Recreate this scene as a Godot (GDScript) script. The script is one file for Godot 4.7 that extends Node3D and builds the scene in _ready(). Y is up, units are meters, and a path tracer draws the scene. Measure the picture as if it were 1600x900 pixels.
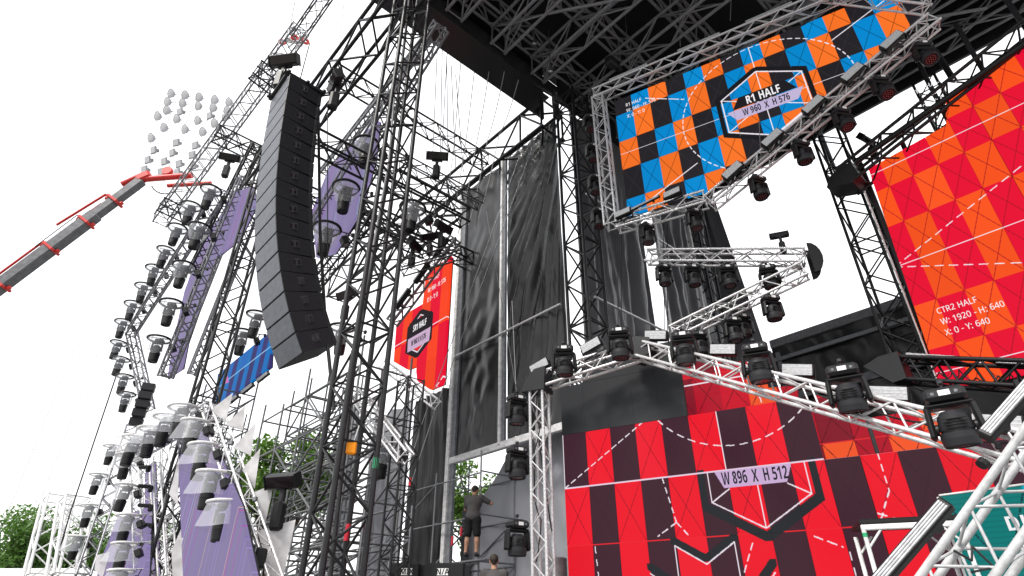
extends Node3D
# A festival stage under construction, seen from the ground in front of it, looking up.
# Axes of the stage: ALONG runs along the stage front away to the left, BACK runs upstage away to the right.

const EYE := Vector3(0, 1.7, 0)
const PITCH := 30.3
const FOCAL := 921.0                       # of the 1600 x 900 photograph
const ALONG := Vector3(-0.6652, 0, -0.7466)
const BACK := Vector3(0.7466, 0, -0.6652)
const WALL := Vector3(0.8689, 0, 0.4950)   # along the big LED walls, towards the right and the viewer

var taken := {}
var M := {}
var tube_mesh: CylinderMesh
var thin_mesh: CylinderMesh
var rng := RandomNumberGenerator.new()
var protos := {}

# ---------------------------------------------------------------- helpers
func at(px: float, py: float, d: float) -> Vector3:
	# survey helper: where a sight line of the photograph is at d metres ahead of the viewer
	var u := (px - 800.0) / FOCAL
	var v := (450.0 - py) / FOCAL
	var c := cos(deg_to_rad(PITCH))
	var s := sin(deg_to_rad(PITCH))
	var f := c - v * s
	return EYE + Vector3(u, v * c + s, -f) * (d / f)

func meet(px: float, py: float, p: Vector3, dir: Vector3) -> Vector2:
	# (metres along dir from p, height) where a sight line meets the upright plane through p along dir
	var q := at(px, py, 1.0) - EYE
	var n := dir.cross(Vector3.UP)
	var k := (p - EYE).dot(n) / q.dot(n)
	var w := EYE + q * k
	return Vector2((w - p).dot(dir), w.y)

func numbered(called: String) -> String:
	var n: int = taken.get(called, 0)
	taken[called] = n + 1
	return called if n == 0 else "%s_%03d" % [called, n]

func tag(o: Node, label: String, category: String, group := "", kind := "") -> void:
	if label: o.set_meta("label", label)
	if category: o.set_meta("category", category)
	if group: o.set_meta("group", group)
	if kind: o.set_meta("kind", kind)

func thing(called: String, label: String, category: String, group := "", where := Vector3.ZERO, turn := Basis.IDENTITY) -> Node3D:
	var o := Node3D.new()
	o.name = numbered(called)
	o.transform = Transform3D(turn, where)
	tag(o, label, category, group)
	add_child(o)
	return o

func part(called: String, mesh: Mesh, m: Material, parent: Node, xf := Transform3D.IDENTITY) -> MeshInstance3D:
	var o := MeshInstance3D.new()
	o.name = called if parent != self else numbered(called)
	o.mesh = mesh
	o.material_override = m
	o.transform = xf
	parent.add_child(o, true)
	return o

func structure(called: String, mesh: Mesh, m: Material, label: String, xf := Transform3D.IDENTITY) -> MeshInstance3D:
	var o := part(called, mesh, m, self, xf)
	tag(o, label, "", "", "structure")
	return o

func dup(o: Node3D, where: Vector3, turn: Basis, label: String, group := "") -> Node3D:
	var base: String = o.get_meta("base")
	var c: Node3D = o.duplicate()
	c.name = numbered(base)
	c.transform = Transform3D(turn, where)
	c.set_meta("label", label)
	if group: c.set_meta("group", group)
	add_child(c)
	return c

func yaw(deg: float) -> Basis:
	return Basis(Vector3.UP, deg_to_rad(deg))

func facing(z: Vector3, up := Vector3.UP) -> Basis:
	# a basis whose z points along z
	var zz := z.normalized()
	var xx := up.cross(zz).normalized()
	return Basis(xx, zz.cross(xx), zz)

func stretch(a: Vector3, b: Vector3, r: float) -> Transform3D:
	# carries the unit tube (diameter 1, height 1) onto a rod from a to b
	var y := b - a
	var l := maxf(y.length(), 0.0001)
	var n := y / l
	var x := (n.cross(Vector3.RIGHT) if absf(n.x) < 0.9 else n.cross(Vector3.FORWARD)).normalized()
	var z := x.cross(n)
	return Transform3D(Basis(x * 2.0 * r, n * l, z * 2.0 * r), (a + b) * 0.5)

func rod(called: String, a: Vector3, b: Vector3, r: float, m: Material, parent: Node) -> MeshInstance3D:
	return part(called, tube_mesh, m, parent, stretch(a, b, r))

func new_st() -> SurfaceTool:
	var st := SurfaceTool.new()
	st.begin(Mesh.PRIMITIVE_TRIANGLES)
	return st

func add_rod(st: SurfaceTool, a: Vector3, b: Vector3, r: float, fine := false) -> void:
	st.append_from(tube_mesh if fine else thin_mesh, 0, stretch(a, b, r))

func add_box(st: SurfaceTool, size: Vector3, xf: Transform3D, bevel := 0.01) -> void:
	st.append_from(block(size, bevel), 0, xf)

var blocks := {}
func block(size: Vector3, bevel := 0.01) -> ArrayMesh:
	# a box with chamfered edges
	var key := "%.4f %.4f %.4f %.4f" % [size.x, size.y, size.z, bevel]
	if blocks.has(key): return blocks[key]
	var h := size * 0.5
	var b := minf(bevel, minf(h.x, minf(h.y, h.z)) * 0.9)
	var st := new_st()
	st.set_smooth_group(-1)
	var X := func(s: Vector3): return Vector3(s.x * h.x, s.y * (h.y - b), s.z * (h.z - b))
	var Y := func(s: Vector3): return Vector3(s.x * (h.x - b), s.y * h.y, s.z * (h.z - b))
	var Z := func(s: Vector3): return Vector3(s.x * (h.x - b), s.y * (h.y - b), s.z * h.z)
	for s in [-1.0, 1.0]:
		face(st, [X.call(Vector3(s, -1, -1)), X.call(Vector3(s, 1, -1)), X.call(Vector3(s, 1, 1)), X.call(Vector3(s, -1, 1))])
		face(st, [Y.call(Vector3(-1, s, -1)), Y.call(Vector3(1, s, -1)), Y.call(Vector3(1, s, 1)), Y.call(Vector3(-1, s, 1))])
		face(st, [Z.call(Vector3(-1, -1, s)), Z.call(Vector3(1, -1, s)), Z.call(Vector3(1, 1, s)), Z.call(Vector3(-1, 1, s))])
		for t in [-1.0, 1.0]:
			face(st, [X.call(Vector3(s, t, -1)), X.call(Vector3(s, t, 1)), Y.call(Vector3(s, t, 1)), Y.call(Vector3(s, t, -1))])
			face(st, [X.call(Vector3(s, -1, t)), X.call(Vector3(s, 1, t)), Z.call(Vector3(s, 1, t)), Z.call(Vector3(s, -1, t))])
			face(st, [Y.call(Vector3(-1, s, t)), Y.call(Vector3(1, s, t)), Z.call(Vector3(1, s, t)), Z.call(Vector3(-1, s, t))])
			for q in [-1.0, 1.0]:
				var c := Vector3(s, t, q)
				face(st, [X.call(c), Y.call(c), Z.call(c)])
	st.generate_normals()
	st.index()
	blocks[key] = st.commit()
	return blocks[key]

func face(st: SurfaceTool, p: Array, inside := Vector3.ZERO) -> void:
	# a convex face turned away from inside (clockwise from the front)
	var n: Vector3 = (p[1] - p[0]).cross(p[2] - p[0])
	var mid: Vector3 = Vector3.ZERO
	for q in p: mid += q
	mid /= p.size()
	var flip: bool = n.dot(mid - inside) > 0.0
	for k in range(1, p.size() - 1):
		for q in ([p[0], p[k + 1], p[k]] if flip else [p[0], p[k], p[k + 1]]):
			st.add_vertex(q)

func hull(quads: Array) -> ArrayMesh:
	# closed convex solid from its faces
	var mid := Vector3.ZERO
	var n := 0
	for f in quads:
		for p in f:
			mid += p
			n += 1
	mid /= n
	var st := new_st()
	st.set_smooth_group(-1)
	for f in quads: face(st, f, mid)
	st.generate_normals()
	st.index()
	return st.commit()

func lathe(profile: Array, seg := 20, smooth := true) -> ArrayMesh:
	# turned about y; the profile is (radius, height) pairs
	var st := new_st()
	st.set_smooth_group(0 if smooth else -1)
	for i in profile.size() - 1:
		var p: Vector2 = profile[i]
		var q: Vector2 = profile[i + 1]
		st.set_smooth_group(i if smooth else -1)
		for k in seg:
			var a := TAU * k / seg
			var b := TAU * (k + 1) / seg
			var pa := Vector3(p.x * cos(a), p.y, p.x * sin(a))
			var pb := Vector3(p.x * cos(b), p.y, p.x * sin(b))
			var qa := Vector3(q.x * cos(a), q.y, q.x * sin(a))
			var qb := Vector3(q.x * cos(b), q.y, q.x * sin(b))
			if p.x > 0.0001:
				for w in [pa, qa, pb]: st.add_vertex(w)
			if q.x > 0.0001:
				for w in [pb, qa, qb]: st.add_vertex(w)
	st.generate_normals()
	st.index()
	return st.commit()

func prism(poly: PackedVector2Array, z0: float, z1: float, uv := Rect2()) -> ArrayMesh:
	# an upright plate: outline in x, y; from z0 (back) to z1 (front); uv maps the outline onto a picture
	var st := new_st()
	st.set_smooth_group(-1)
	var tri := Geometry2D.triangulate_polygon(poly)
	var put := func(p: Vector2, z: float):
		if uv.size.x > 0.0: st.set_uv(Vector2((p.x - uv.position.x) / uv.size.x, 1.0 - (p.y - uv.position.y) / uv.size.y))
		st.add_vertex(Vector3(p.x, p.y, z))
	for k in range(0, tri.size(), 3):
		var a := poly[tri[k]]
		var b := poly[tri[k + 1]]
		var c := poly[tri[k + 2]]
		if (b - a).cross(c - a) > 0.0:
			var t := b
			b = c
			c = t
		for p in [a, b, c]: put.call(p, z1)
		for p in [a, c, b]: put.call(p, z0)
	var ccw := not Geometry2D.is_polygon_clockwise(poly)
	for k in poly.size():
		var a := poly[k]
		var b := poly[(k + 1) % poly.size()]
		if not ccw:
			var t := a
			a = b
			b = t
		put.call(a, z0); put.call(b, z1); put.call(b, z0)
		put.call(a, z0); put.call(a, z1); put.call(b, z1)
	st.generate_normals()
	st.index()
	return st.commit()

func ordinal(k: int) -> String:
	return ["first", "second", "third", "fourth", "fifth", "sixth", "seventh", "eighth", "ninth", "tenth", "eleventh", "twelfth", "thirteenth", "fourteenth", "fifteenth"][k]

# ---------------------------------------------------------------- materials
func grey_noise(freq: float, lo: float, hi: float, sd: int, size := 256) -> NoiseTexture2D:
	var n := FastNoiseLite.new()
	n.seed = sd
	n.frequency = freq
	n.fractal_octaves = 4
	var t := NoiseTexture2D.new()
	t.width = size
	t.height = size
	t.seamless = true
	t.noise = n
	var g := Gradient.new()
	g.set_color(0, Color(lo, lo, lo))
	g.set_color(1, Color(hi, hi, hi))
	t.color_ramp = g
	return t

func mat(called: String, c: Color, rough := 0.5, metal := 0.0, worn := false, scale := 1.0) -> StandardMaterial3D:
	# c is a linear base colour
	var m := StandardMaterial3D.new()
	m.resource_name = called
	m.albedo_color = c.linear_to_srgb()
	m.metallic_specular = 0.38
	m.roughness = rough
	m.metallic = metal
	if worn:
		m.albedo_texture = M.worn
		m.uv1_triplanar = true
		m.uv1_world_triplanar = true
		m.uv1_scale = Vector3.ONE * scale
	M[called] = m
	return m

func materials() -> void:
	M.worn = grey_noise(0.03, 0.72, 1.0, 4)
	var cn := FastNoiseLite.new()
	cn.seed = 77
	cn.noise_type = FastNoiseLite.TYPE_SIMPLEX_SMOOTH
	cn.frequency = 0.016
	cn.fractal_type = FastNoiseLite.FRACTAL_RIDGED
	cn.fractal_octaves = 2
	var ct := NoiseTexture2D.new()
	ct.width = 512
	ct.height = 512
	ct.seamless = true
	ct.as_normal_map = true
	ct.bump_strength = 5.0
	ct.noise = cn
	M.creases = ct
	mat("aluminium", Color(0.80, 0.80, 0.82), 0.3, 0.30, true, 2.5)
	mat("dull_aluminium", Color(0.24, 0.24, 0.26), 0.34, 0.6, true, 1.3)
	mat("black_paint", Color(0.016, 0.016, 0.019), 0.42, 0.0, true, 1.1)
	mat("roof_paint", Color(0.27, 0.27, 0.29), 0.42, 0.2, true, 1.1)
	mat("galvanised", Color(0.30, 0.31, 0.33), 0.42, 0.55, true, 2.0)
	mat("dark_galvanised", Color(0.05, 0.052, 0.058), 0.42, 0.3, true, 2.0)
	mat("steel_tube", Color(0.19, 0.195, 0.205), 0.4, 0.4, true, 2.0)
	mat("white_paint", Color(0.82, 0.82, 0.83), 0.4, 0.0, true, 0.7)
	mat("pale_paint", Color(0.55, 0.56, 0.58), 0.4, 0.0, true, 2.2)
	mat("grey_paint", Color(0.22, 0.23, 0.25), 0.5, 0.0, true, 0.7)
	mat("black_plastic", Color(0.007, 0.007, 0.008), 0.45)
	mat("grey_plastic", Color(0.016, 0.016, 0.019), 0.5)
	mat("cabinet_paint", Color(0.020, 0.020, 0.025), 0.55, 0.0, true, 1.7)
	mat("grille_mesh", Color(0.11, 0.116, 0.142), 0.42, 0.0, true, 0.9)
	mat("dark_lens", Color(0.012, 0.008, 0.009), 0.12)
	mat("lens_dots", Color(0.35, 0.12, 0.14), 0.2)
	mat("reflector", Color(0.62, 0.63, 0.66), 0.35, 0.0, true, 3.0)
	mat("label_white", Color(0.75, 0.75, 0.75), 0.5)
	mat("red_paint", Color(0.62, 0.035, 0.03), 0.4, 0.0, true, 0.5)
	mat("red_tape", Color(0.5, 0.02, 0.04), 0.5)
	mat("green_tape", Color(0.02, 0.30, 0.13), 0.5)
	mat("orange_cloth", Color(0.85, 0.28, 0.01), 0.7)
	mat("boom_grey", Color(0.125, 0.127, 0.14), 0.45, 0.1, true, 0.25)
	mat("floodlight_grey", Color(0.30, 0.305, 0.325), 0.5)
	mat("floodlight_glass", Color(0.42, 0.425, 0.445), 0.3)
	mat("scenic_white", Color(0.80, 0.79, 0.81), 0.5, 0.0, true, 0.3)
	mat("cable_black", Color(0.02, 0.02, 0.022), 0.6)
	mat("cable_grey", Color(0.25, 0.25, 0.26), 0.6)
	mat("ground_mat", Color(0.30, 0.30, 0.29), 0.9, 0.0, true, 0.15)
	mat("deck_mat", Color(0.06, 0.06, 0.065), 0.7, 0.0, true, 0.4)
	mat("bark", Color(0.09, 0.065, 0.045), 0.9, 0.0, true, 2.0)
	mat("blank_led", Color(0.030, 0.032, 0.036), 0.85)
	mat("skin", Color(0.40, 0.22, 0.15), 0.55)
	mat("hair", Color(0.03, 0.022, 0.018), 0.7)
	mat("shirt_grey", Color(0.075, 0.07, 0.072), 0.85)
	mat("shorts_black", Color(0.012, 0.012, 0.013), 0.85)
	mat("shoe_dark", Color(0.03, 0.03, 0.035), 0.7)
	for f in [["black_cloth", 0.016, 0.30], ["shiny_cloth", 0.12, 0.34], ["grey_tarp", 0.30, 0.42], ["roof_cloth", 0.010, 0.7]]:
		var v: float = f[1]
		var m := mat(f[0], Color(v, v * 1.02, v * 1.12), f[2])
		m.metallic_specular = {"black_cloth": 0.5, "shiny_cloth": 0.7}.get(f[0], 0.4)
		if f[0] != "roof_cloth":
			m.normal_enabled = true
			m.normal_texture = M.creases
			m.normal_scale = 0.05
			m.uv1_triplanar = true
			m.uv1_world_triplanar = true
			m.uv1_scale = Vector3(0.35, 0.12, 0.35)
	var film := mat("clear_film", Color(0.62, 0.64, 0.68), 0.3)
	film.transparency = BaseMaterial3D.TRANSPARENCY_ALPHA
	film.albedo_color.a = 0.25
	film.cull_mode = BaseMaterial3D.CULL_DISABLED
	for k in 3:
		var g: Color = [Color(0.085, 0.16, 0.028), Color(0.065, 0.125, 0.03), Color(0.13, 0.22, 0.045)][k]
		var l := mat("leaf_%d" % k, g, 0.6)
		l.backlight_enabled = true
		l.backlight = Color(0.22, 0.36, 0.07)
		l.cull_mode = BaseMaterial3D.CULL_DISABLED

# ---------------------------------------------------------------- trusses
func truss(called: String, label: String, category: String, group: String, a: Vector3, b: Vector3, o := {}) -> Node3D:
	# a lattice girder from a to b. w, h: section; n: bays; m: material; tube, lace: radii; pieces: every brace a part; tri: three chords
	var w: float = o.get("w", 0.3)
	var h: float = o.get("h", w)
	var m: Material = o.get("m", M.aluminium)
	var tube: float = o.get("tube", 0.024)
	var lace: float = o.get("lace", 0.011)
	var pieces: bool = o.get("pieces", false)
	var tri: bool = o.get("tri", false)
	var cross: bool = o.get("cross", false)
	var len := (b - a).length()
	var n: int = o.get("n", maxi(2, int(round(len / (maxf(w, h) * 1.15)))))
	var side: Vector3 = o.get("side", Vector3.UP)
	var y := (b - a).normalized()
	if absf(y.dot(side)) > 0.98: side = BACK
	var x := side.cross(y).normalized()
	var t := thing(called, label, category, group, a, Basis(x, y, x.cross(y)))
	var c := []
	if tri: c = [Vector3(-w / 2, 0, h / 2), Vector3(w / 2, 0, h / 2), Vector3(0, 0, -h / 2)]
	else: c = [Vector3(-w / 2, 0, -h / 2), Vector3(w / 2, 0, -h / 2), Vector3(w / 2, 0, h / 2), Vector3(-w / 2, 0, h / 2)]
	for k in c: rod("chord", k, k + Vector3(0, len, 0), tube, m, t)
	var st := new_st()
	for k in c.size():
		var p: Vector3 = c[k]
		var q: Vector3 = c[(k + 1) % c.size()]
		for i in n:
			var y0 := Vector3(0, len * i / n, 0)
			var y1 := Vector3(0, len * (i + 1) / n, 0)
			var flip := (i + k) % 2 == 0
			var e := [[(p if flip else q) + y0, (q if flip else p) + y1]]
			if cross: e.append([(q if flip else p) + y0, (p if flip else q) + y1])
			if i == 0: e.append([p + Vector3(0, tube, 0), q + Vector3(0, tube, 0)])
			if i == n - 1: e.append([p + y1 - Vector3(0, tube, 0), q + y1 - Vector3(0, tube, 0)])
			elif o.get("rungs", 0) > 0 and i % int(o.rungs) == 0: e.append([p + y1, q + y1])
			for s in e:
				if pieces: part("brace", thin_mesh, m, t, stretch(s[0], s[1], lace))
				else: add_rod(st, s[0], s[1], lace)
	if not pieces:
		var l := part("lacing", st.commit(), m, t)
		l.set_meta("kind", "stuff")
	return t

func tube(called: String, label: String, category: String, group: String, a: Vector3, b: Vector3, r: float, m: Material) -> MeshInstance3D:
	var o := part(called, tube_mesh, m, self, stretch(a, b, r))
	tag(o, label, category, group)
	return o

func cable(label: String, points: Array, r: float, m: Material, sag := 0.0, group := "") -> MeshInstance3D:
	var st := new_st()
	for k in points.size() - 1:
		var a: Vector3 = points[k]
		var b: Vector3 = points[k + 1]
		var n := 1 if sag == 0.0 else 10
		var last := a
		for i in n:
			var f := (i + 1.0) / n
			var p := a.lerp(b, f) - Vector3(0, sag * 4.0 * f * (1.0 - f), 0)
			add_rod(st, last, p, r)
			last = p
	var o := part("cable", st.commit(), m, self)
	tag(o, label, "cable", group)
	return o

# ---------------------------------------------------------------- LED screens
var cv: Image
var cv_s := 100.0
var cv_o := Vector2.ZERO
func canvas(x0: float, y0: float, w: float, h: float, s := 100.0, fill := Color.BLACK) -> void:
	# a picture w by h metres whose lower left corner is x0, y0
	cv_s = s
	cv_o = Vector2(x0, y0 + h)
	cv = Image.create_empty(int(w * s), int(h * s), false, Image.FORMAT_RGBA8)
	cv.fill(fill)
func pix(p: Vector2) -> Vector2:
	return Vector2((p.x - cv_o.x) * cv_s, (cv_o.y - p.y) * cv_s)
func paint(x: float, y: float, w: float, h: float, c: Color) -> void:
	var v := rng.randf_range(-0.035, 0.025)
	c = c.lightened(v) if v > 0.0 else c.darkened(-v)
	var p := pix(Vector2(x, y + h))
	cv.fill_rect(Rect2i(int(round(p.x)), int(round(p.y)), int(round(w * cv_s)), int(round(h * cv_s))), c)
func ink(a: Vector2, b: Vector2, width: float, c: Color, on := 0.0, off := 0.0) -> void:
	var p := pix(a)
	var q := pix(b)
	var l := p.distance_to(q)
	var s := maxi(1, int(round(width * cv_s)))
	var k := 0.0
	while k <= l:
		if on == 0.0 or fmod(k / cv_s, on + off) < on:
			var r := p.lerp(q, k / maxf(l, 0.001))
			cv.fill_rect(Rect2i(int(r.x - s / 2.0), int(r.y - s / 2.0), s, s), c)
		k += 0.7
func ring(mid: Vector2, r: float, width: float, c: Color, on := 0.0, off := 0.0, a0 := 0.0, a1 := TAU) -> void:
	var s := maxi(1, int(round(width * cv_s)))
	var n := int(r * (a1 - a0) * cv_s * 1.4)
	for k in n:
		var a := a0 + (a1 - a0) * k / n
		if on == 0.0 or fmod((a - a0) * r, on + off) < on:
			var p := pix(mid + Vector2(cos(a), sin(a)) * r)
			cv.fill_rect(Rect2i(int(p.x - s / 2.0), int(p.y - s / 2.0), s, s), c)
func shape(poly: Array, c: Color) -> void:
	# a filled convex polygon
	var pts := []
	var lo := 1e9
	var hi := -1e9
	for q in poly:
		var p := pix(q)
		pts.append(p)
		lo = minf(lo, p.y)
		hi = maxf(hi, p.y)
	for y in range(int(lo), int(hi) + 1):
		var xa := 1e9
		var xb := -1e9
		for k in pts.size():
			var p: Vector2 = pts[k]
			var q: Vector2 = pts[(k + 1) % pts.size()]
			if (p.y <= y and q.y > y) or (q.y <= y and p.y > y):
				var x := p.x + (q.x - p.x) * (y - p.y) / (q.y - p.y)
				xa = minf(xa, x)
				xb = maxf(xb, x)
		if xb > xa: cv.fill_rect(Rect2i(int(xa), y, int(xb - xa) + 1, 1), c)
func hexagon(mid: Vector2, r: float) -> Array:
	var out := []
	for k in 6: out.append(mid + Vector2(cos(PI / 6 + k * PI / 3), sin(PI / 6 + k * PI / 3)) * r)
	return out
func outline(poly: Array, width: float, c: Color) -> void:
	for k in poly.size(): ink(poly[k], poly[(k + 1) % poly.size()], width, c)
func cross_lines(x: float, y: float, w: float, h: float, c: Color) -> void:
	ink(Vector2(x, y), Vector2(x + w, y + h), 0.012, c)
	ink(Vector2(x, y + h), Vector2(x + w, y), 0.012, c)
func glow(called: String, energy := 1.0) -> StandardMaterial3D:
	var m := mat(called, Color(0.003, 0.003, 0.003), 0.6)
	m.metallic_specular = 0.15
	m.emission_enabled = true
	m.emission = Color.WHITE
	m.emission_operator = BaseMaterial3D.EMISSION_OP_MULTIPLY
	m.emission_texture = ImageTexture.create_from_image(cv)
	m.emission_energy_multiplier = energy
	return m

func screen(called: String, label: String, p: Vector3, dir: Vector3, xs: Array, ys: Array, m: Material, pic: Rect2, mask := PackedVector2Array(), group := "") -> Node3D:
	# an LED wall of panels: columns between xs along dir from p, rows between the heights ys, cut to mask
	var t := thing(called, label, "LED screen", group, Vector3(p.x, 0, p.z), facing(dir.cross(Vector3.UP)))
	var whole := mask
	if whole.is_empty(): whole = PackedVector2Array([Vector2(xs[0], ys[0]), Vector2(xs[-1], ys[0]), Vector2(xs[-1], ys[-1]), Vector2(xs[0], ys[-1])])
	part("back_cover", prism(whole, -0.125, -0.10), M.black_plastic, t)
	for i in xs.size() - 1:
		for j in ys.size() - 1:
			var g := 0.0035
			var cell := PackedVector2Array([Vector2(xs[i] + g, ys[j] + g), Vector2(xs[i + 1] - g, ys[j] + g), Vector2(xs[i + 1] - g, ys[j + 1] - g), Vector2(xs[i] + g, ys[j + 1] - g)])
			var cut := [cell] if mask.is_empty() else Geometry2D.intersect_polygons(cell, mask)
			for q in cut:
				if q.size() < 3: continue
				var area := 0.0
				for k in q.size(): area += q[k].cross(q[(k + 1) % q.size()]) * 0.5
				if absf(area) < 0.01: continue
				part("panel", prism(q, -0.09 , rng.randf_range(-0.002, 0.002), pic), m, t)
	return t

func lettering(t: Node3D, text: String, where: Vector3, size: float, m: Material, bold := true, from_left := false, stretch_x := 1.0, called := "lettering") -> void:
	var x := TextMesh.new()
	x.text = text
	var f := SystemFont.new()
	f.font_names = PackedStringArray(["Droid Sans"])
	f.font_weight = 700 if bold else 400
	x.font = f
	x.font_size = 64
	x.pixel_size = size / 46.0
	x.depth = 0.004
	x.curve_step = 2.0
	if from_left: x.horizontal_alignment = HORIZONTAL_ALIGNMENT_LEFT
	part(called, x, m, t, Transform3D(Basis.from_scale(Vector3(stretch_x, 1, 1)), where))

func lit(called: String, c: Color, energy := 1.0) -> StandardMaterial3D:
	# c as seen (sRGB)
	var m := mat(called, Color(0.003, 0.003, 0.003), 0.6)
	m.metallic_specular = 0.15
	m.emission_enabled = true
	m.emission = c
	m.emission_energy_multiplier = energy
	return m

# ---------------------------------------------------------------- lamps
func make_moving_head() -> Node3D:
	# hangs from its clamp; x is the yoke's axis, the head points down at rest
	var t := thing("moving_light", "", "moving head light")
	t.set_meta("base", "moving_light")
	var st := new_st()
	add_rod(st, Vector3(0, 0.03, 0), Vector3(0, -0.10, 0), 0.012)
	add_box(st, Vector3(0.05, 0.05, 0.07), Transform3D(Basis.IDENTITY, Vector3(0.0, 0.0, 0)), 0.01)
	add_box(st, Vector3(0.26, 0.02, 0.05), Transform3D(Basis.IDENTITY, Vector3(0, -0.065, 0)), 0.005)
	part("clamp", st.commit(), M.dark_galvanised, t)
	var base := part("base", block(Vector3(0.36, 0.13, 0.28), 0.035), M.grey_plastic, t, Transform3D(Basis.IDENTITY, Vector3(0, -0.145, 0)))
	part("display_label", block(Vector3(0.10, 0.055, 0.006), 0.002), M.label_white, base, Transform3D(Basis.IDENTITY, Vector3(0.0, 0, 0.141)))
	for s in [-1.0, 1.0]:
		part("button", block(Vector3(0.03, 0.03, 0.006), 0.002), M.grey_paint, base, Transform3D(Basis.IDENTITY, Vector3(s * 0.10, 0, 0.141)))
	st = new_st()
	add_box(st, Vector3(0.42, 0.06, 0.17), Transform3D(Basis.IDENTITY, Vector3(0, -0.242, 0)), 0.025)
	for s in [-1.0, 1.0]:
		add_box(st, Vector3(0.06, 0.33, 0.16), Transform3D(Basis(Vector3.BACK, s * 0.06), Vector3(s * 0.200, -0.40, 0)), 0.025)
		st.append_from(tube_mesh, 0, stretch(Vector3(s * 0.15, -0.47, 0), Vector3(s * 0.235, -0.47, 0), 0.055))
	part("yoke", st.commit(), M.black_plastic, t)
	var head := part("head", lathe([Vector2(0, 0.17), Vector2(0.09, 0.165), Vector2(0.135, 0.12), Vector2(0.145, 0.05), Vector2(0.15, 0.05), Vector2(0.15, -0.02), Vector2(0.143, -0.02), Vector2(0.143, -0.045), Vector2(0.162, -0.045), Vector2(0.165, -0.10), Vector2(0.158, -0.17), Vector2(0.145, -0.185), Vector2(0.135, -0.172), Vector2(0, -0.165)], 24), M.grey_plastic, t, Transform3D(Basis.IDENTITY, Vector3(0, -0.47, 0)))
	var dots := new_st()
	for r in [[0.0, 1], [0.045, 6], [0.09, 12]]:
		for k in r[1]:
			var a: float = TAU * k / r[1]
			dots.append_from(thin_mesh, 0, Transform3D(Basis.from_scale(Vector3(0.022, 0.01, 0.022)), Vector3(cos(a) * r[0], -0.170, sin(a) * r[0])))
	var lens := part("lens", lathe([Vector2(0.13, -0.166), Vector2(0.12, -0.169), Vector2(0, -0.172)], 20), M.dark_lens, head)
	part("lens_cells", dots.commit(), M.lens_dots, head).set_meta("kind", "stuff")
	var fins := new_st()
	for k in 4:
		add_box(fins, Vector3(0.20, 0.008, 0.02), Transform3D(Basis.IDENTITY, Vector3(0, -0.005 + k * 0.028, 0.147)), 0.002)
	part("vent", fins.commit(), M.black_plastic, head)
	return t

func head_at(where: Vector3, turn: float, tilt: float, label: String, group: String, size := 1.0) -> Node3D:
	var t: Node3D
	if not protos.has("head"):
		protos.head = make_moving_head()
		t = protos.head
		t.transform = Transform3D(yaw(turn), where)
		tag(t, label, "moving head light", group)
	else:
		t = dup(protos.head, where, yaw(turn), label, group)
	if size != 1.0: t.scale = Vector3.ONE * size
	var h: Node3D = t.get_node("head")
	h.rotation = Vector3(deg_to_rad(tilt), 0, 0)
	return t

func make_strobe() -> Node3D:
	# a light panel in a black case, its face along +z, pivoting on its bracket at the origin
	var t := thing("strobe_light", "", "strobe light")
	t.set_meta("base", "strobe_light")
	var h := part("housing", block(Vector3(0.50, 0.23, 0.16), 0.03), M.black_plastic, t, Transform3D(Basis.IDENTITY, Vector3(0, 0.17, 0)))
	part("light_panel", block(Vector3(0.45, 0.18, 0.012), 0.004), M.reflector, h, Transform3D(Basis.IDENTITY, Vector3(0, 0, 0.079)))
	var ribs := new_st()
	for k in 3: add_box(ribs, Vector3(0.44, 0.004, 0.006), Transform3D(Basis.IDENTITY, Vector3(0, -0.045 + k * 0.045, 0.086)), 0.001)
	part("reflector_rib", ribs.commit(), M.label_white, h)
	var st := new_st()
	for s in [-1.0, 1.0]: add_box(st, Vector3(0.02, 0.24, 0.06), Transform3D(Basis.IDENTITY, Vector3(s * 0.265, 0.075, -0.01)), 0.006)
	add_box(st, Vector3(0.55, 0.02, 0.06), Transform3D(Basis.IDENTITY, Vector3(0, -0.045, -0.01)), 0.006)
	add_box(st, Vector3(0.06, 0.08, 0.06), Transform3D(Basis.IDENTITY, Vector3(0, -0.08, -0.01)), 0.01)
	part("bracket", st.commit(), M.grey_plastic, t)
	return t

func strobe_at(where: Vector3, turn: Basis, label: String, group: String, size := 1.0) -> Node3D:
	var t: Node3D
	if not protos.has("strobe"):
		protos.strobe = make_strobe()
		t = protos.strobe
		t.transform = Transform3D(turn, where)
		tag(t, label, "strobe light", group)
	else:
		t = dup(protos.strobe, where, turn, label, group)
	if size != 1.0: t.scale = Vector3.ONE * size
	return t

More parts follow.
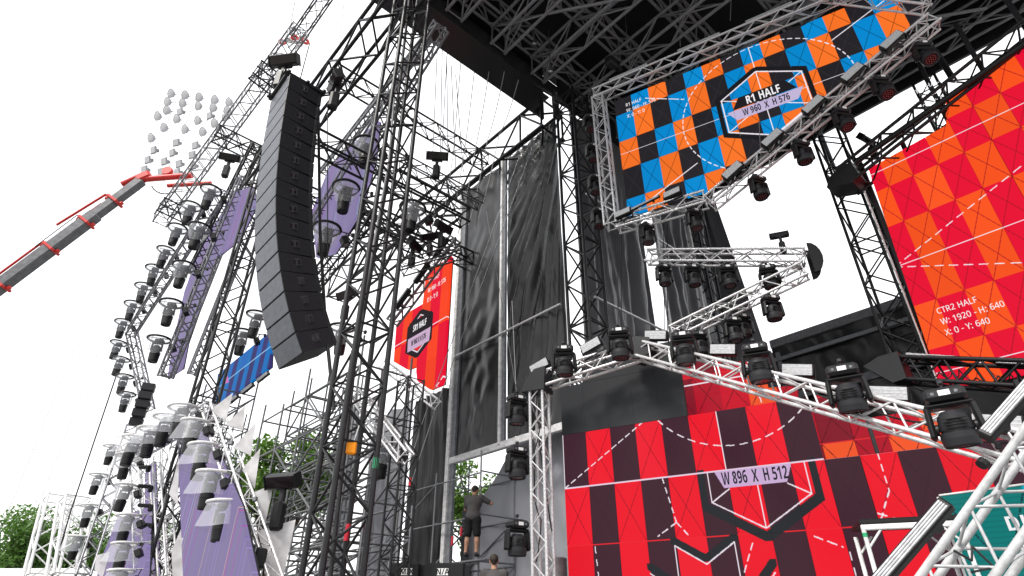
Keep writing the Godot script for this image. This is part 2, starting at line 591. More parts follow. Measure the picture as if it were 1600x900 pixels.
func make_domed(skirt: bool) -> Node3D:
	# a lamp wrapped in clear film that hangs from a hoop; origin in the middle of the hoop, bracket towards +x
	var called := "covered_lamp"
	var t := thing(called, "", "stage light")
	t.set_meta("base", called)
	var rim := 0.30
	var hoop := []
	for k in 9: hoop.append(Vector2(rim + 0.034 * cos(-TAU * k / 8.0), 0.030 * sin(-TAU * k / 8.0)))
	part("hoop", lathe(hoop, 28), M.white_paint if skirt else M.black_plastic, t)
	var film := new_st()
	var rows := 9
	var seg := 40
	film.set_smooth_group(0)
	var pt := func(i: int, k: int) -> Vector3:
		var f: float = float(i) / rows
		var r := lerpf(rim - 0.01, 0.44, f) if skirt else (rim - 0.005) * (1.0 - 0.22 * f - 0.26 * f * f)
		var a := TAU * (k % seg) / seg
		var crinkle := (sin(a * 6.0 + 1.3 + f) * 0.5 + sin(a * 4.0 - f * 2.0) * 0.5) * 0.015 * sqrt(f)
		return Vector3((r + crinkle) * cos(a), -0.46 * f + 0.02 * sin(a * 3.0) * f, (r + crinkle) * sin(a))
	for i in rows:
		for k in seg:
			for q in [[i, k], [i + 1, k], [i, k + 1], [i, k + 1], [i + 1, k], [i + 1, k + 1]]: film.add_vertex(pt.call(q[0], q[1]))
	for k in seg:
		for q in [Vector3(0, 0.006, 0), Vector3((rim - 0.01) * cos(TAU * k / seg), 0.004, (rim - 0.01) * sin(TAU * k / seg)), Vector3((rim - 0.01) * cos(TAU * (k + 1) / seg), 0.004, (rim - 0.01) * sin(TAU * (k + 1) / seg))]: film.add_vertex(q)
	film.generate_normals()
	part("film_cover", film.commit(), M.clear_film, t)
	var b := part("base", block(Vector3(0.24, 0.10, 0.22), 0.03), M.grey_plastic, t, Transform3D(Basis.IDENTITY, Vector3(0.03, -0.07, 0)))
	var st := new_st()
	for s in [-1.0, 1.0]: add_box(st, Vector3(0.04, 0.26, 0.09), Transform3D(Basis(Vector3.BACK, s * 0.05), Vector3(s * 0.125, -0.24, 0)), 0.015)
	add_box(st, Vector3(0.28, 0.04, 0.10), Transform3D(Basis.IDENTITY, Vector3(0, -0.135, 0)), 0.012)
	part("yoke", st.commit(), M.black_plastic, t)
	part("head", lathe([Vector2(0, -0.20), Vector2(0.07, -0.205), Vector2(0.105, -0.25), Vector2(0.11, -0.40), Vector2(0.135, -0.41), Vector2(0.138, -0.49), Vector2(0.130, -0.495), Vector2(0.130, -0.51), Vector2(0.136, -0.515), Vector2(0.128, -0.66), Vector2(0.120, -0.70), Vector2(0.105, -0.705), Vector2(0.10, -0.69), Vector2(0, -0.69)], 22), M.black_plastic, t, Transform3D(Basis.IDENTITY, Vector3.ZERO))
	st = new_st()
	add_rod(st, Vector3(0.0, 0.035, -0.02), Vector3(0.62, 0.035, -0.02), 0.014)
	add_rod(st, Vector3(-0.31, 0.03, 0), Vector3(0.33, 0.03, 0), 0.010)
	add_box(st, Vector3(0.07, 0.09, 0.09), Transform3D(Basis.IDENTITY, Vector3(0.60, 0.02, -0.02)), 0.012)
	add_rod(st, Vector3(0.03, 0.03, 0), Vector3(0.03, -0.03, 0), 0.02)
	part("bracket", st.commit(), M.galvanised if skirt else M.dark_galvanised, t)
	st = new_st()
	add_box(st, Vector3(0.15, 0.20, 0.22), Transform3D(Basis(Vector3.BACK, 0.5), Vector3(0.42, -0.24, 0.05)), 0.02)
	add_rod(st, Vector3(0.45, 0.03, -0.02), Vector3(0.42, -0.16, 0.03), 0.016)
	part("driver_box", st.commit(), M.black_plastic, t)
	return t

func domed_at(where: Vector3, turn: float, skirt: bool, label: String, group: String, size := 1.0) -> Node3D:
	var key := "skirt" if skirt else "cup"
	var t: Node3D
	if not protos.has(key):
		protos[key] = make_domed(skirt)
		t = protos[key]
		t.transform = Transform3D(yaw(turn), where)
		tag(t, label, "stage light", group)
	else:
		t = dup(protos[key], where, yaw(turn), label, group)
	t.basis = Basis.from_euler(Vector3(rng.randf_range(-0.06, 0.06), deg_to_rad(turn) + rng.randf_range(-0.15, 0.15), rng.randf_range(-0.06, 0.06)))
	t.scale = Vector3.ONE * size * (1.04 if skirt else 1.14)
	return t

func make_bar_head() -> Node3D:
	# a moving light bar standing on its base: base at the origin reaching down, bar on top, face along +z
	var t := thing("moving_light_bar", "", "moving light")
	t.set_meta("base", "moving_light_bar")
	part("base", block(Vector3(0.22, 0.52, 0.22), 0.05), M.black_plastic, t, Transform3D(Basis.IDENTITY, Vector3(0, -0.18, 0)))
	var st := new_st()
	add_box(st, Vector3(0.10, 0.30, 0.10), Transform3D(Basis.IDENTITY, Vector3(0, 0.19, -0.02)), 0.02)
	add_box(st, Vector3(0.34, 0.07, 0.09), Transform3D(Basis.IDENTITY, Vector3(0, 0.33, -0.04)), 0.02)
	part("arm", st.commit(), M.grey_plastic, t)
	var h := part("lamp_bar", block(Vector3(0.66, 0.26, 0.20), 0.03), M.grey_plastic, t, Transform3D(Basis(Vector3.RIGHT, 0.5), Vector3(0, 0.44, 0.05)))
	part("lamp_face", block(Vector3(0.60, 0.21, 0.012), 0.004), M.dark_lens, h, Transform3D(Basis.IDENTITY, Vector3(0, 0, 0.10)))
	for s in [-1.0, 1.0]: part("end_cap", block(Vector3(0.03, 0.28, 0.22), 0.012), M.black_plastic, h, Transform3D(Basis.IDENTITY, Vector3(s * 0.335, 0, 0)))
	return t

func bar_head_at(where: Vector3, turn: Basis, label: String, size := 1.0) -> Node3D:
	var t: Node3D
	var group := "moving light bars on the trusses"
	if not protos.has("bar"):
		protos.bar = make_bar_head()
		t = protos.bar
		t.transform = Transform3D(turn, where)
		tag(t, label, "moving light", group)
	else:
		t = dup(protos.bar, where, turn, label, group)
	t.scale = Vector3.ONE * size
	return t

func led_bar(label: String, a: Vector3, b: Vector3, up: Vector3, size: float, group: String) -> Node3D:
	# a long light bar from a to b; its bright face looks along up
	var x := (b - a).normalized()
	var z := (up - x * up.dot(x)).normalized()
	var l := (b - a).length()
	var t := thing("light_bar", label, "light bar", group, (a + b) * 0.5, Basis(x, z.cross(x), z))
	var h := part("housing", block(Vector3(l, size, size * 0.9), size * 0.12), M.black_plastic, t)
	var n := 4
	for k in n: part("light_strip", block(Vector3(l * 0.94, size * 0.15, 0.01), 0.003), M.reflector, h, Transform3D(Basis.IDENTITY, Vector3(0, size * (-0.24 + 0.18 * k), size * 0.45)))
	for s in [-1.0, 1.0]:
		var st := new_st()
		add_box(st, Vector3(0.05, size * 0.5, size * 1.0), Transform3D(Basis.IDENTITY, Vector3(s * l * 0.3, -size * 0.2, -size * 0.75)), 0.008)
		part("bracket", st.commit(), M.grey_plastic, t)
	return t

# ---------------------------------------------------------------- cloth
func cloth(called: String, label: String, p: Vector3, dir: Vector3, w: float, bottom: Array, top: Array, amp: float, m: Material, sd: int, fine := 2.2, lean := 0.0, group := "", category := "curtain", pull := 0.0, fan := false) -> MeshInstance3D:
	# a hanging cloth along dir from p; bottom and top list heights from the near to the far end (joined by a smooth curve)
	var n := FastNoiseLite.new()
	n.seed = sd
	n.frequency = 1.0
	n.fractal_octaves = 1
	var out := dir.cross(Vector3.UP).normalized()
	var hi: float = top.max()
	var lo: float = bottom.min()
	var nx := clampi(int(w / 0.055), 8, 150)
	var ny := clampi(int((hi - lo) / 0.10), 8, 130)
	var curve := func(a: Array, f: float) -> float:
		if a.size() == 1: return a[0]
		var g := f * (a.size() - 1)
		var i := mini(int(g), a.size() - 2)
		return cubic_interpolate(a[i], a[i + 1], a[maxi(i - 1, 0)], a[mini(i + 2, a.size() - 1)], g - i)
	var pts := []
	for j in ny + 1:
		for i in nx + 1:
			var f := float(i) / nx
			var g := float(j) / ny
			var y: float = lerpf(curve.call(bottom, f), curve.call(top, f), g)
			var x := f * w
			var skew := pull * (1.0 - g) * x / w
			var fold := n.get_noise_2d((x - skew * 0.6) * fine, y * 0.10) * amp * 2.0
			if fan:
				var from := Vector2(x + 0.5, hi + 0.8 - y)
				fold = n.get_noise_2d(from.angle_to(Vector2.DOWN) * 22.0, from.length() * 0.10) * amp * (0.5 + 2.0 * from.length() / (hi - lo)) + n.get_noise_2d(x * 1.1, y * 0.12 + 40.0) * amp
			fold += n.get_noise_2d((x + y * 0.6) * 1.3, (y - x) * 0.55 + 9.0) * 0.035
			fold += n.get_noise_2d((x - y * 0.35) * 2.6 + 50.0, (y + x) * 0.8) * 0.012
			fold *= clampf(minf(x, w - x) / 0.35, 0.12, 1.0)
			pts.append(p + dir * (x + skew) + out * (fold + lean * (1.0 - g)) + Vector3(0, y - p.y, 0))
	var st := new_st()
	st.set_smooth_group(0)
	for q in pts: st.add_vertex(q - p)
	for j in ny:
		for i in nx:
			var a := j * (nx + 1) + i
			for k in [a, a + nx + 1, a + 1, a + 1, a + nx + 1, a + nx + 2]: st.add_index(k)
	st.generate_normals()
	var o := part(called, st.commit(), m, self, Transform3D(Basis.IDENTITY, p))
	tag(o, label, category, group)
	return o

# ---------------------------------------------------------------- bodies
func skin(bones: Array, cell: float, k: float) -> ArrayMesh:
	# one closed surface round tapered bones [from, to, radius, radius], joined smoothly (surface nets)
	var lo := Vector3.ONE * 1e9
	var hi := -lo
	for b in bones:
		for e in 2:
			var r: float = b[2 + e] + k + cell * 2.0
			lo = lo.min(b[e] - Vector3.ONE * r)
			hi = hi.max(b[e] + Vector3.ONE * r)
	var n := Vector3i(((hi - lo) / cell).ceil()) + Vector3i.ONE
	var f := PackedFloat32Array()
	f.resize(n.x * n.y * n.z)
	f.fill(1.0)
	for b in bones:
		var a: Vector3 = b[0]
		var ab: Vector3 = b[1] - a
		var ll := maxf(ab.length_squared(), 1e-9)
		var ra: float = b[2]
		var rb: float = b[3]
		var grow := maxf(ra, rb) + k + cell * 1.5
		var l0 := Vector3i(((a.min(b[1]) - Vector3.ONE * grow - lo) / cell).floor()).max(Vector3i.ZERO)
		var h0 := Vector3i(((a.max(b[1]) + Vector3.ONE * grow - lo) / cell).ceil()).min(n - Vector3i.ONE)
		for z in range(l0.z, h0.z + 1):
			for y in range(l0.y, h0.y + 1):
				var row := (z * n.y + y) * n.x
				for x in range(l0.x, h0.x + 1):
					var q := lo + Vector3(x, y, z) * cell - a
					var t := clampf(q.dot(ab) / ll, 0.0, 1.0)
					var d := (q - ab * t).length() - lerpf(ra, rb, t)
					var o := f[row + x]
					var m := maxf(k - absf(d - o), 0.0) / k
					f[row + x] = minf(d, o) - m * m * k * 0.25
	var at_cell := {}
	var st := new_st()
	st.set_smooth_group(0)
	var count := 0
	var step := [1, n.x, n.x * n.y]
	for z in n.z - 1:
		for y in n.y - 1:
			for x in n.x - 1:
				var i := (z * n.y + y) * n.x + x
				var inside := 0
				for c in 8:
					if f[i + (c & 1) + ((c >> 1) & 1) * n.x + (c >> 2) * n.x * n.y] < 0.0: inside += 1
				if inside == 0 or inside == 8: continue
				var sum := Vector3.ZERO
				var hits := 0
				for e in [[0, 1], [2, 3], [4, 5], [6, 7], [0, 2], [1, 3], [4, 6], [5, 7], [0, 4], [1, 5], [2, 6], [3, 7]]:
					var ca := Vector3(e[0] & 1, (e[0] >> 1) & 1, e[0] >> 2)
					var cb := Vector3(e[1] & 1, (e[1] >> 1) & 1, e[1] >> 2)
					var va := f[i + int(ca.x) + int(ca.y) * n.x + int(ca.z) * n.x * n.y]
					var vb := f[i + int(cb.x) + int(cb.y) * n.x + int(cb.z) * n.x * n.y]
					if (va < 0.0) != (vb < 0.0):
						sum += ca.lerp(cb, va / (va - vb))
						hits += 1
				at_cell[i] = count
				count += 1
				st.add_vertex(lo + (Vector3(x, y, z) + sum / hits) * cell)
	for i in at_cell:
		for ax in 3:
			var j: int = i + step[ax]
			if (f[i] < 0.0) == (f[j] < 0.0): continue
			var u: int = step[(ax + 1) % 3]
			var w: int = step[(ax + 2) % 3]
			if not (at_cell.has(i - u) and at_cell.has(i - w) and at_cell.has(i - u - w)): continue
			var q := [at_cell[i], at_cell[i - u], at_cell[i - u - w], at_cell[i - w]]
			if f[i] < 0.0: q.reverse()
			for v in [q[0], q[1], q[2], q[0], q[2], q[3]]: st.add_index(v)
	st.generate_normals()
	return st.commit()

func hand(wrist: Vector3, along: Vector3, palm: Vector3, side: float) -> Array:
	# bones of a relaxed hand: along points to the fingers, palm is the way the palm looks; the thumb is on side
	var z := along.normalized()
	var x := palm.cross(z).normalized() * side
	var p := palm.normalized()
	var out := []
	var mid := wrist + z * 0.05
	for k in 4:
		var off := (k - 1.5) * 0.021
		var len: float = [0.036, 0.041, 0.038, 0.030][k]
		var base := wrist + z * 0.092 + x * -off
		out.append([wrist + x * -off * 0.5 + z * 0.01, base, 0.016, 0.0125])
		var a := base + (z + p * 0.25).normalized() * len
		var b := a + (z * 0.7 + p * 0.7).normalized() * len * 0.75
		var c := b + (z * 0.2 + p).normalized() * len * 0.6
		out.append([base, a, 0.0095, 0.009])
		out.append([a, b, 0.009, 0.008])
		out.append([b, c, 0.008, 0.007])
	var t0 := mid + x * 0.022 - z * 0.02
	var t1 := t0 + (x * 0.9 + z * 0.6 + p * 0.5).normalized() * 0.042
	out.append([mid, t0, 0.015, 0.013])
	out.append([t0, t1, 0.0125, 0.0105])
	out.append([t1, t1 + (x * 0.3 + z + p * 0.5).normalized() * 0.032, 0.0105, 0.008])
	return out

func person(label: String, where: Vector3, turn: float, j: Dictionary, group := "") -> Node3D:
	# j: joints in metres above the feet, facing -z, right hand towards +x
	var t := thing("person", label, "person", group, where, yaw(turn))
	var body := []
	var shirt := []
	var shorts := []
	var shoes := []
	var spine: Vector3 = j.chest - j.hip
	body.append([j.hip, j.hip + spine * 0.5, 0.125, 0.125])
	body.append([j.hip + spine * 0.5, j.chest, 0.125, 0.14])
	body.append([j.chest, j.neck, 0.10, 0.058])
	body.append([j.neck, j.head + Vector3(0, -0.03, 0.02), 0.056, 0.055])
	for s in ["l", "r"]:
		var sh: Vector3 = j["shoulder_" + s]
		var el: Vector3 = j["elbow_" + s]
		var wr: Vector3 = j["wrist_" + s]
		var hp: Vector3 = j["leg_" + s]
		var kn: Vector3 = j["knee_" + s]
		var an: Vector3 = j["ankle_" + s]
		body.append([j.chest + Vector3(0, 0.05, 0), sh, 0.085, 0.062])
		body.append([sh, el, 0.056, 0.043])
		body.append([el, el.lerp(wr, 0.3), 0.042, 0.044])
		body.append([el.lerp(wr, 0.3), wr, 0.044, 0.027])
		body.append([j.hip, hp, 0.11, 0.10])
		body.append([hp, kn, 0.092, 0.058])
		body.append([kn, kn.lerp(an, 0.35), 0.056, 0.060])
		body.append([kn.lerp(an, 0.35), an, 0.060, 0.037])
		body.append([an, an + Vector3(0, -0.06, -0.10), 0.04, 0.035])
		shirt.append([j.chest + Vector3(0, 0.06, 0), sh + Vector3(0, 0.005, 0), 0.105, 0.078])
		shirt.append([sh, sh.lerp(el, 0.72), 0.076, 0.072])
		shorts.append([j.hip + Vector3(0, 0.02, 0), hp, 0.135, 0.125])
		shorts.append([hp, hp.lerp(kn, 0.88), 0.118, 0.100])
		var sole := an + Vector3(0, -0.055, 0.03)
		shoes.append([sole, sole + Vector3(0.0, -0.008, -0.20), 0.042, 0.040])
		shoes.append([an + Vector3(0, -0.03, 0.01), sole + Vector3(0, 0.0, -0.02), 0.046, 0.048])
	shirt.append([j.hip + spine * 0.08, j.hip + spine * 0.5, 0.158, 0.152])
	shirt.append([j.hip + spine * 0.5, j.chest, 0.152, 0.165])
	shirt.append([j.chest + Vector3(-0.07, 0, 0), j.chest + Vector3(0.07, 0, 0), 0.15, 0.15])
	shirt.append([j.hip + spine * 0.08 + Vector3(-0.05, -0.02, 0), j.hip + spine * 0.08 + Vector3(0.05, -0.02, 0), 0.145, 0.145])
	shirt.append([j.chest, j.neck + Vector3(0, -0.035, 0), 0.115, 0.075])
	shorts.append([j.hip + Vector3(-0.05, 0.03, 0), j.hip + Vector3(0.05, 0.03, 0), 0.132, 0.132])
	# the head: skull, face, jaw, nose, brow, ears; looks along look
	var look: Vector3 = j.look.normalized()
	var r := look.cross(Vector3.UP).normalized()
	var u := r.cross(look).normalized()
	var hd: Vector3 = j.head
	var head := [
		[hd + u * 0.035 - look * 0.025, hd + u * 0.03 + look * 0.02, 0.088, 0.082],
		[hd - u * 0.01 + look * 0.035, hd - u * 0.075 + look * 0.055, 0.062, 0.038],
		[hd + u * 0.005 + look * 0.088, hd - u * 0.03 + look * 0.108, 0.010, 0.015],
		[hd + u * 0.022 + look * 0.082 - r * 0.03, hd + u * 0.022 + look * 0.082 + r * 0.03, 0.014, 0.014],
		[hd - u * 0.058 + look * 0.085 - r * 0.018, hd - u * 0.058 + look * 0.085 + r * 0.018, 0.010, 0.010],
		[hd - u * 0.03 - look * 0.02, j.neck, 0.058, 0.056],
	]
	for s in [-1.0, 1.0]:
		head.append([hd + r * s * 0.083 + u * 0.012 - look * 0.008, hd + r * s * 0.083 - u * 0.025, 0.014, 0.010])
	var whole := new_st()
	for m in [skin(body, 0.017, 0.035), skin(head, 0.007, 0.022)]: whole.append_from(m, 0, Transform3D.IDENTITY)
	for s in ["l", "r"]:
		var wr: Vector3 = j["wrist_" + s]
		var dir: Vector3 = (wr - j["elbow_" + s]).normalized()
		whole.append_from(skin(hand(wr - dir * 0.015, dir, j["palm_" + s], 1.0 if s == "l" else -1.0), 0.0045, 0.008), 0, Transform3D.IDENTITY)
	part("body", whole.commit(), M.skin, t)
	part("shirt", skin(shirt, 0.017, 0.04), M.shirt_grey, t)
	part("shorts", skin(shorts, 0.017, 0.03), M.shorts_black, t)
	part("shoes", skin(shoes, 0.013, 0.02), M.shoe_dark, t)
	part("hair", skin([[hd + u * 0.05 - look * 0.04, hd + u * 0.06 + look * 0.03, 0.088, 0.075], [hd + u * 0.01 - look * 0.055, hd - u * 0.03 - look * 0.06, 0.068, 0.045]], 0.010, 0.03), M.hair, t)
	for s in [-1.0, 1.0]:
		part("eye", lathe([Vector2(0, 0.011), Vector2(0.008, 0.007), Vector2(0.011, 0), Vector2(0.008, -0.007), Vector2(0, -0.011)], 10), M.label_white, t, Transform3D(Basis.IDENTITY, hd + look * 0.086 + r * s * 0.03 + u * 0.002))
	return t

# ---------------------------------------------------------------- trees and scaffolds
func tree(label: String, foot: Vector3, height: float, spread_: float, leaf: Material, sd: int, leaves := 5200) -> Node3D:
	var r := RandomNumberGenerator.new()
	r.seed = sd
	var t := thing("tree", label, "tree", "trees behind the stage", foot)
	var wood := new_st()
	var tops := []
	var fork := Vector3(0, height * 0.38, 0)
	wood.append_from(lathe([Vector2(height * 0.035, 0), Vector2(height * 0.024, height * 0.12), Vector2(height * 0.017, height * 0.40), Vector2(0, height * 0.42)], 10), 0, Transform3D.IDENTITY)
	for k in 22:
		var a := r.randf() * TAU
		var e := r.randf_range(-0.1, 1.0)
		var q := Vector3(cos(a) * spread_ * sqrt(r.randf()) * 0.85, height * (0.62 + 0.30 * e * r.randf()), sin(a) * spread_ * sqrt(r.randf()) * 0.85)
		tops.append([q, r.randf_range(0.20, 0.36) * spread_])
		var mid := fork.lerp(q, 0.5) + Vector3(0, height * 0.05, 0)
		add_rod(wood, fork - Vector3(0, height * 0.06 * r.randf(), 0), mid, height * 0.007)
		add_rod(wood, mid, q, height * 0.004)
	part("trunk", wood.commit(), M.bark, t)
	var st := new_st()
	st.set_smooth_group(-1)
	for i in leaves:
		var c: Array = tops[r.randi() % tops.size()]
		var d: Vector3 = Vector3(r.randfn(), r.randfn() * 0.75, r.randfn()).normalized() * pow(r.randf(), 0.45) * c[1]
		var p: Vector3 = c[0] + d
		var s := r.randf_range(0.12, 0.27) * minf(spread_, 3.4) * 0.21
		var b := Basis.from_euler(Vector3(r.randf_range(-1.2, 0.6), r.randf() * TAU, r.randf_range(-0.7, 0.7)))
		var v := [p - b.z * s, p + b.x * s * 0.45 + b.y * s * 0.1, p + b.z * s, p - b.x * s * 0.45 + b.y * s * 0.1]
		for q in [v[0], v[1], v[2], v[0], v[2], v[3]]: st.add_vertex(q)
	st.generate_normals()
	part("crown", st.commit(), leaf, t)
	return t

func scaffold(label: String, p: Vector3, na: int, nb: int, levels: Array, la: float, lb: float, m: Material, sd: int, r := 0.024) -> Node3D:
	# a bay grid of standards, ledgers and diagonals along ALONG and BACK from p
	var g := RandomNumberGenerator.new()
	g.seed = sd
	var t := thing("scaffold", label, "scaffold", "steel scaffolds", p)
	var top: float = levels[-1]
	for i in na + 1:
		for j in nb + 1:
			var q := ALONG * la * i + BACK * lb * j
			rod("standard", q, q + Vector3(0, top + g.randf_range(0.2, 0.9), 0), r, m, t)
			for y in levels:
				var h := Vector3(0, y, 0)
				if i < na: rod("ledger", q + h, q + h + ALONG * la, r * 0.9, m, t)
				if j < nb: rod("transom", q + h + Vector3(0, 0.05, 0), q + h + BACK * lb + Vector3(0, 0.05, 0), r * 0.9, m, t)
			for k in levels.size() - 1:
				var h0 := Vector3(0, levels[k], 0)
				var h1 := Vector3(0, levels[k + 1], 0)
				if i < na and g.randf() < 0.6:
					var up := (i + k) % 2 == 0
					rod("diagonal", q + (h0 if up else h1), q + ALONG * la + (h1 if up else h0), r * 0.9, m, t)
				if j < nb and g.randf() < 0.5: rod("diagonal", q + h0, q + BACK * lb + h1, r * 0.9, m, t)
	return t

# ---------------------------------------------------------------- the scene
func _ready() -> void:
	var cam := Camera3D.new()
	cam.name = "camera"
	cam.fov = rad_to_deg(2.0 * atan(450.0 / FOCAL))
	cam.position = EYE
	cam.rotation_degrees = Vector3(PITCH, 0, 0)
	cam.near = 0.1
	cam.far = 900.0
	add_child(cam)
	var sky_m := ProceduralSkyMaterial.new()
	sky_m.sky_top_color = Color(0.985, 0.99, 1.0)
	sky_m.sky_horizon_color = Color(1.0, 1.0, 1.0)
	sky_m.ground_bottom_color = Color(0.55, 0.55, 0.55)
	sky_m.ground_horizon_color = Color(0.9, 0.9, 0.9)
	sky_m.sky_curve = 0.2
	sky_m.sky_energy_multiplier = 1.26
	var env := Environment.new()
	env.background_mode = Environment.BG_SKY
	env.sky = Sky.new()
	env.sky.sky_material = sky_m
	env.tonemap_mode = Environment.TONE_MAPPER_LINEAR
	env.tonemap_exposure = 1.0
	env.sdfgi_enabled = true
	env.ssao_enabled = true
	env.ssil_enabled = true
	var we := WorldEnvironment.new()
	we.name = "world_environment"
	we.environment = env
	add_child(we)
	var sun := DirectionalLight3D.new()
	sun.name = "sun"
	sun.light_energy = 1.55
	sun.light_angular_distance = 14.0
	sun.light_color = Color(1.0, 0.98, 0.95)
	sun.shadow_enabled = true
	sun.basis = facing(Vector3(-0.55, 0.95, 0.62))
	add_child(sun)

	rng.seed = 20
	tube_mesh = CylinderMesh.new()
	tube_mesh.top_radius = 0.5
	tube_mesh.bottom_radius = 0.5
	tube_mesh.height = 1.0
	tube_mesh.radial_segments = 10
	tube_mesh.rings = 0
	thin_mesh = tube_mesh.duplicate()
	thin_mesh.radial_segments = 6
	materials()
	setting()
	towers()
	roof()
	back_cloths()
	led_walls()
	hung_trusses()
	line_array()
	left_wing()
	foreground()
	scaffolds_and_people()
	distance()
	cables()

const TOWER := Vector3(1.58, 0, -14.0)      # the corner tower of the roof
const POLE := Vector3(2.02, 0, -14.0)       # its corner tower, just right of the drapes
const REAR := Vector3(7.55, 0, -19.3)       # the upstage corner of the side wall
const HANG := Vector3(-2.85, 13.5, -8.3)    # a point of the front truss that carries the loudspeakers

func setting() -> void:
	var g := PlaneMesh.new()
	g.size = Vector2(900, 900)
	structure("ground", g, M.ground_mat, "pale hard standing in front of the stage")
	var deck := PackedVector2Array()
	for q in [TOWER - ALONG * 0.3 - BACK * 0.4, TOWER - ALONG * 20 - BACK * 0.4, TOWER - ALONG * 20 + BACK * 10, TOWER - ALONG * 0.3 + BACK * 10]: deck.append(Vector2(q.x, -q.z))
	structure("stage_deck", prism(deck, 0.9, 1.3), M.deck_mat, "dark stage deck under the screens", Transform3D(Basis(Vector3.RIGHT, Vector3(0, 0, -1), Vector3.UP), Vector3.ZERO))
	var wing := PackedVector2Array()
	for q in [TOWER + ALONG * 0.0 - BACK * 4.0, TOWER + ALONG * 16 - BACK * 4.0, TOWER + ALONG * 16 + BACK * 3, TOWER + BACK * 3]: wing.append(Vector2(q.x, -q.z))
	structure("side_deck", prism(wing, 0.9, 1.295), M.deck_mat, "dark deck of the stage wing", Transform3D(Basis(Vector3.RIGHT, Vector3(0, 0, -1), Vector3.UP), Vector3.ZERO))

func towers() -> void:
	var blk := {"m": M.black_paint, "w": 0.54, "tube": 0.040, "lace": 0.021, "pieces": true, "side": BACK, "rungs": 4}
	truss("truss_tower", "tall black lattice tower beside the hanging loudspeakers, nearest the viewer", "truss tower", "black truss towers", Vector3(-2.2, 0, -8.0), Vector3(-2.2, 15.5, -8.0), blk.merged({"n": 36, "lace": 0.018}, true))
	truss("truss_tower", "black corner tower under the roof between the black drapes and the blue and orange screen", "truss tower", "black truss towers", POLE, POLE + Vector3(0, 17.3, 0), blk.merged({"w": 0.72, "n": 26, "tube": 0.045, "lace": 0.028}, true))
	truss("truss_tower", "black tower left of the big red and orange screen", "truss tower", "black truss towers", Vector3(8.65, 0, -11.8), Vector3(8.65, 17.3, -11.8), blk.merged({"w": 0.62, "n": 30, "tube": 0.036}, true))
	truss("truss_tower", "black tower left of the loudspeaker array, in front of the small blue screen", "truss tower", "black truss towers", Vector3(-8.15, 0, -15.0), Vector3(-8.15, 16.2, -15.0), blk.merged({"w": 0.56, "n": 30}, true))
	truss("truss_tower", "slim black tower just behind the nearest tower, in front of the grey tarpaulins", "truss tower", "black truss towers", at(640, 620, 12.0) * Vector3(1, 0, 1), at(640, 620, 12.0) * Vector3(1, 0, 1) + Vector3(0, 6.4, 0), blk.merged({"w": 0.4, "n": 20, "pieces": false, "tube": 0.024, "lace": 0.012}, true))
	var p := REAR - BACK * 1.4 - ALONG * 0.5
	truss("truss_tower", "black tower among the drapes at the back corner of the stage", "truss tower", "black truss towers", p, p + Vector3(0, 17.0, 0), blk.merged({"w": 0.62, "n": 28, "pieces": false}, true))
	p = REAR - ALONG * 8.5 + BACK * 0.2
	truss("truss_tower", "black tower at the back edge of the roof behind the red and orange screen", "truss tower", "black truss towers", p, p + Vector3(0, 17.0, 0), blk.merged({"w": 0.6, "n": 24, "pieces": false}, true))

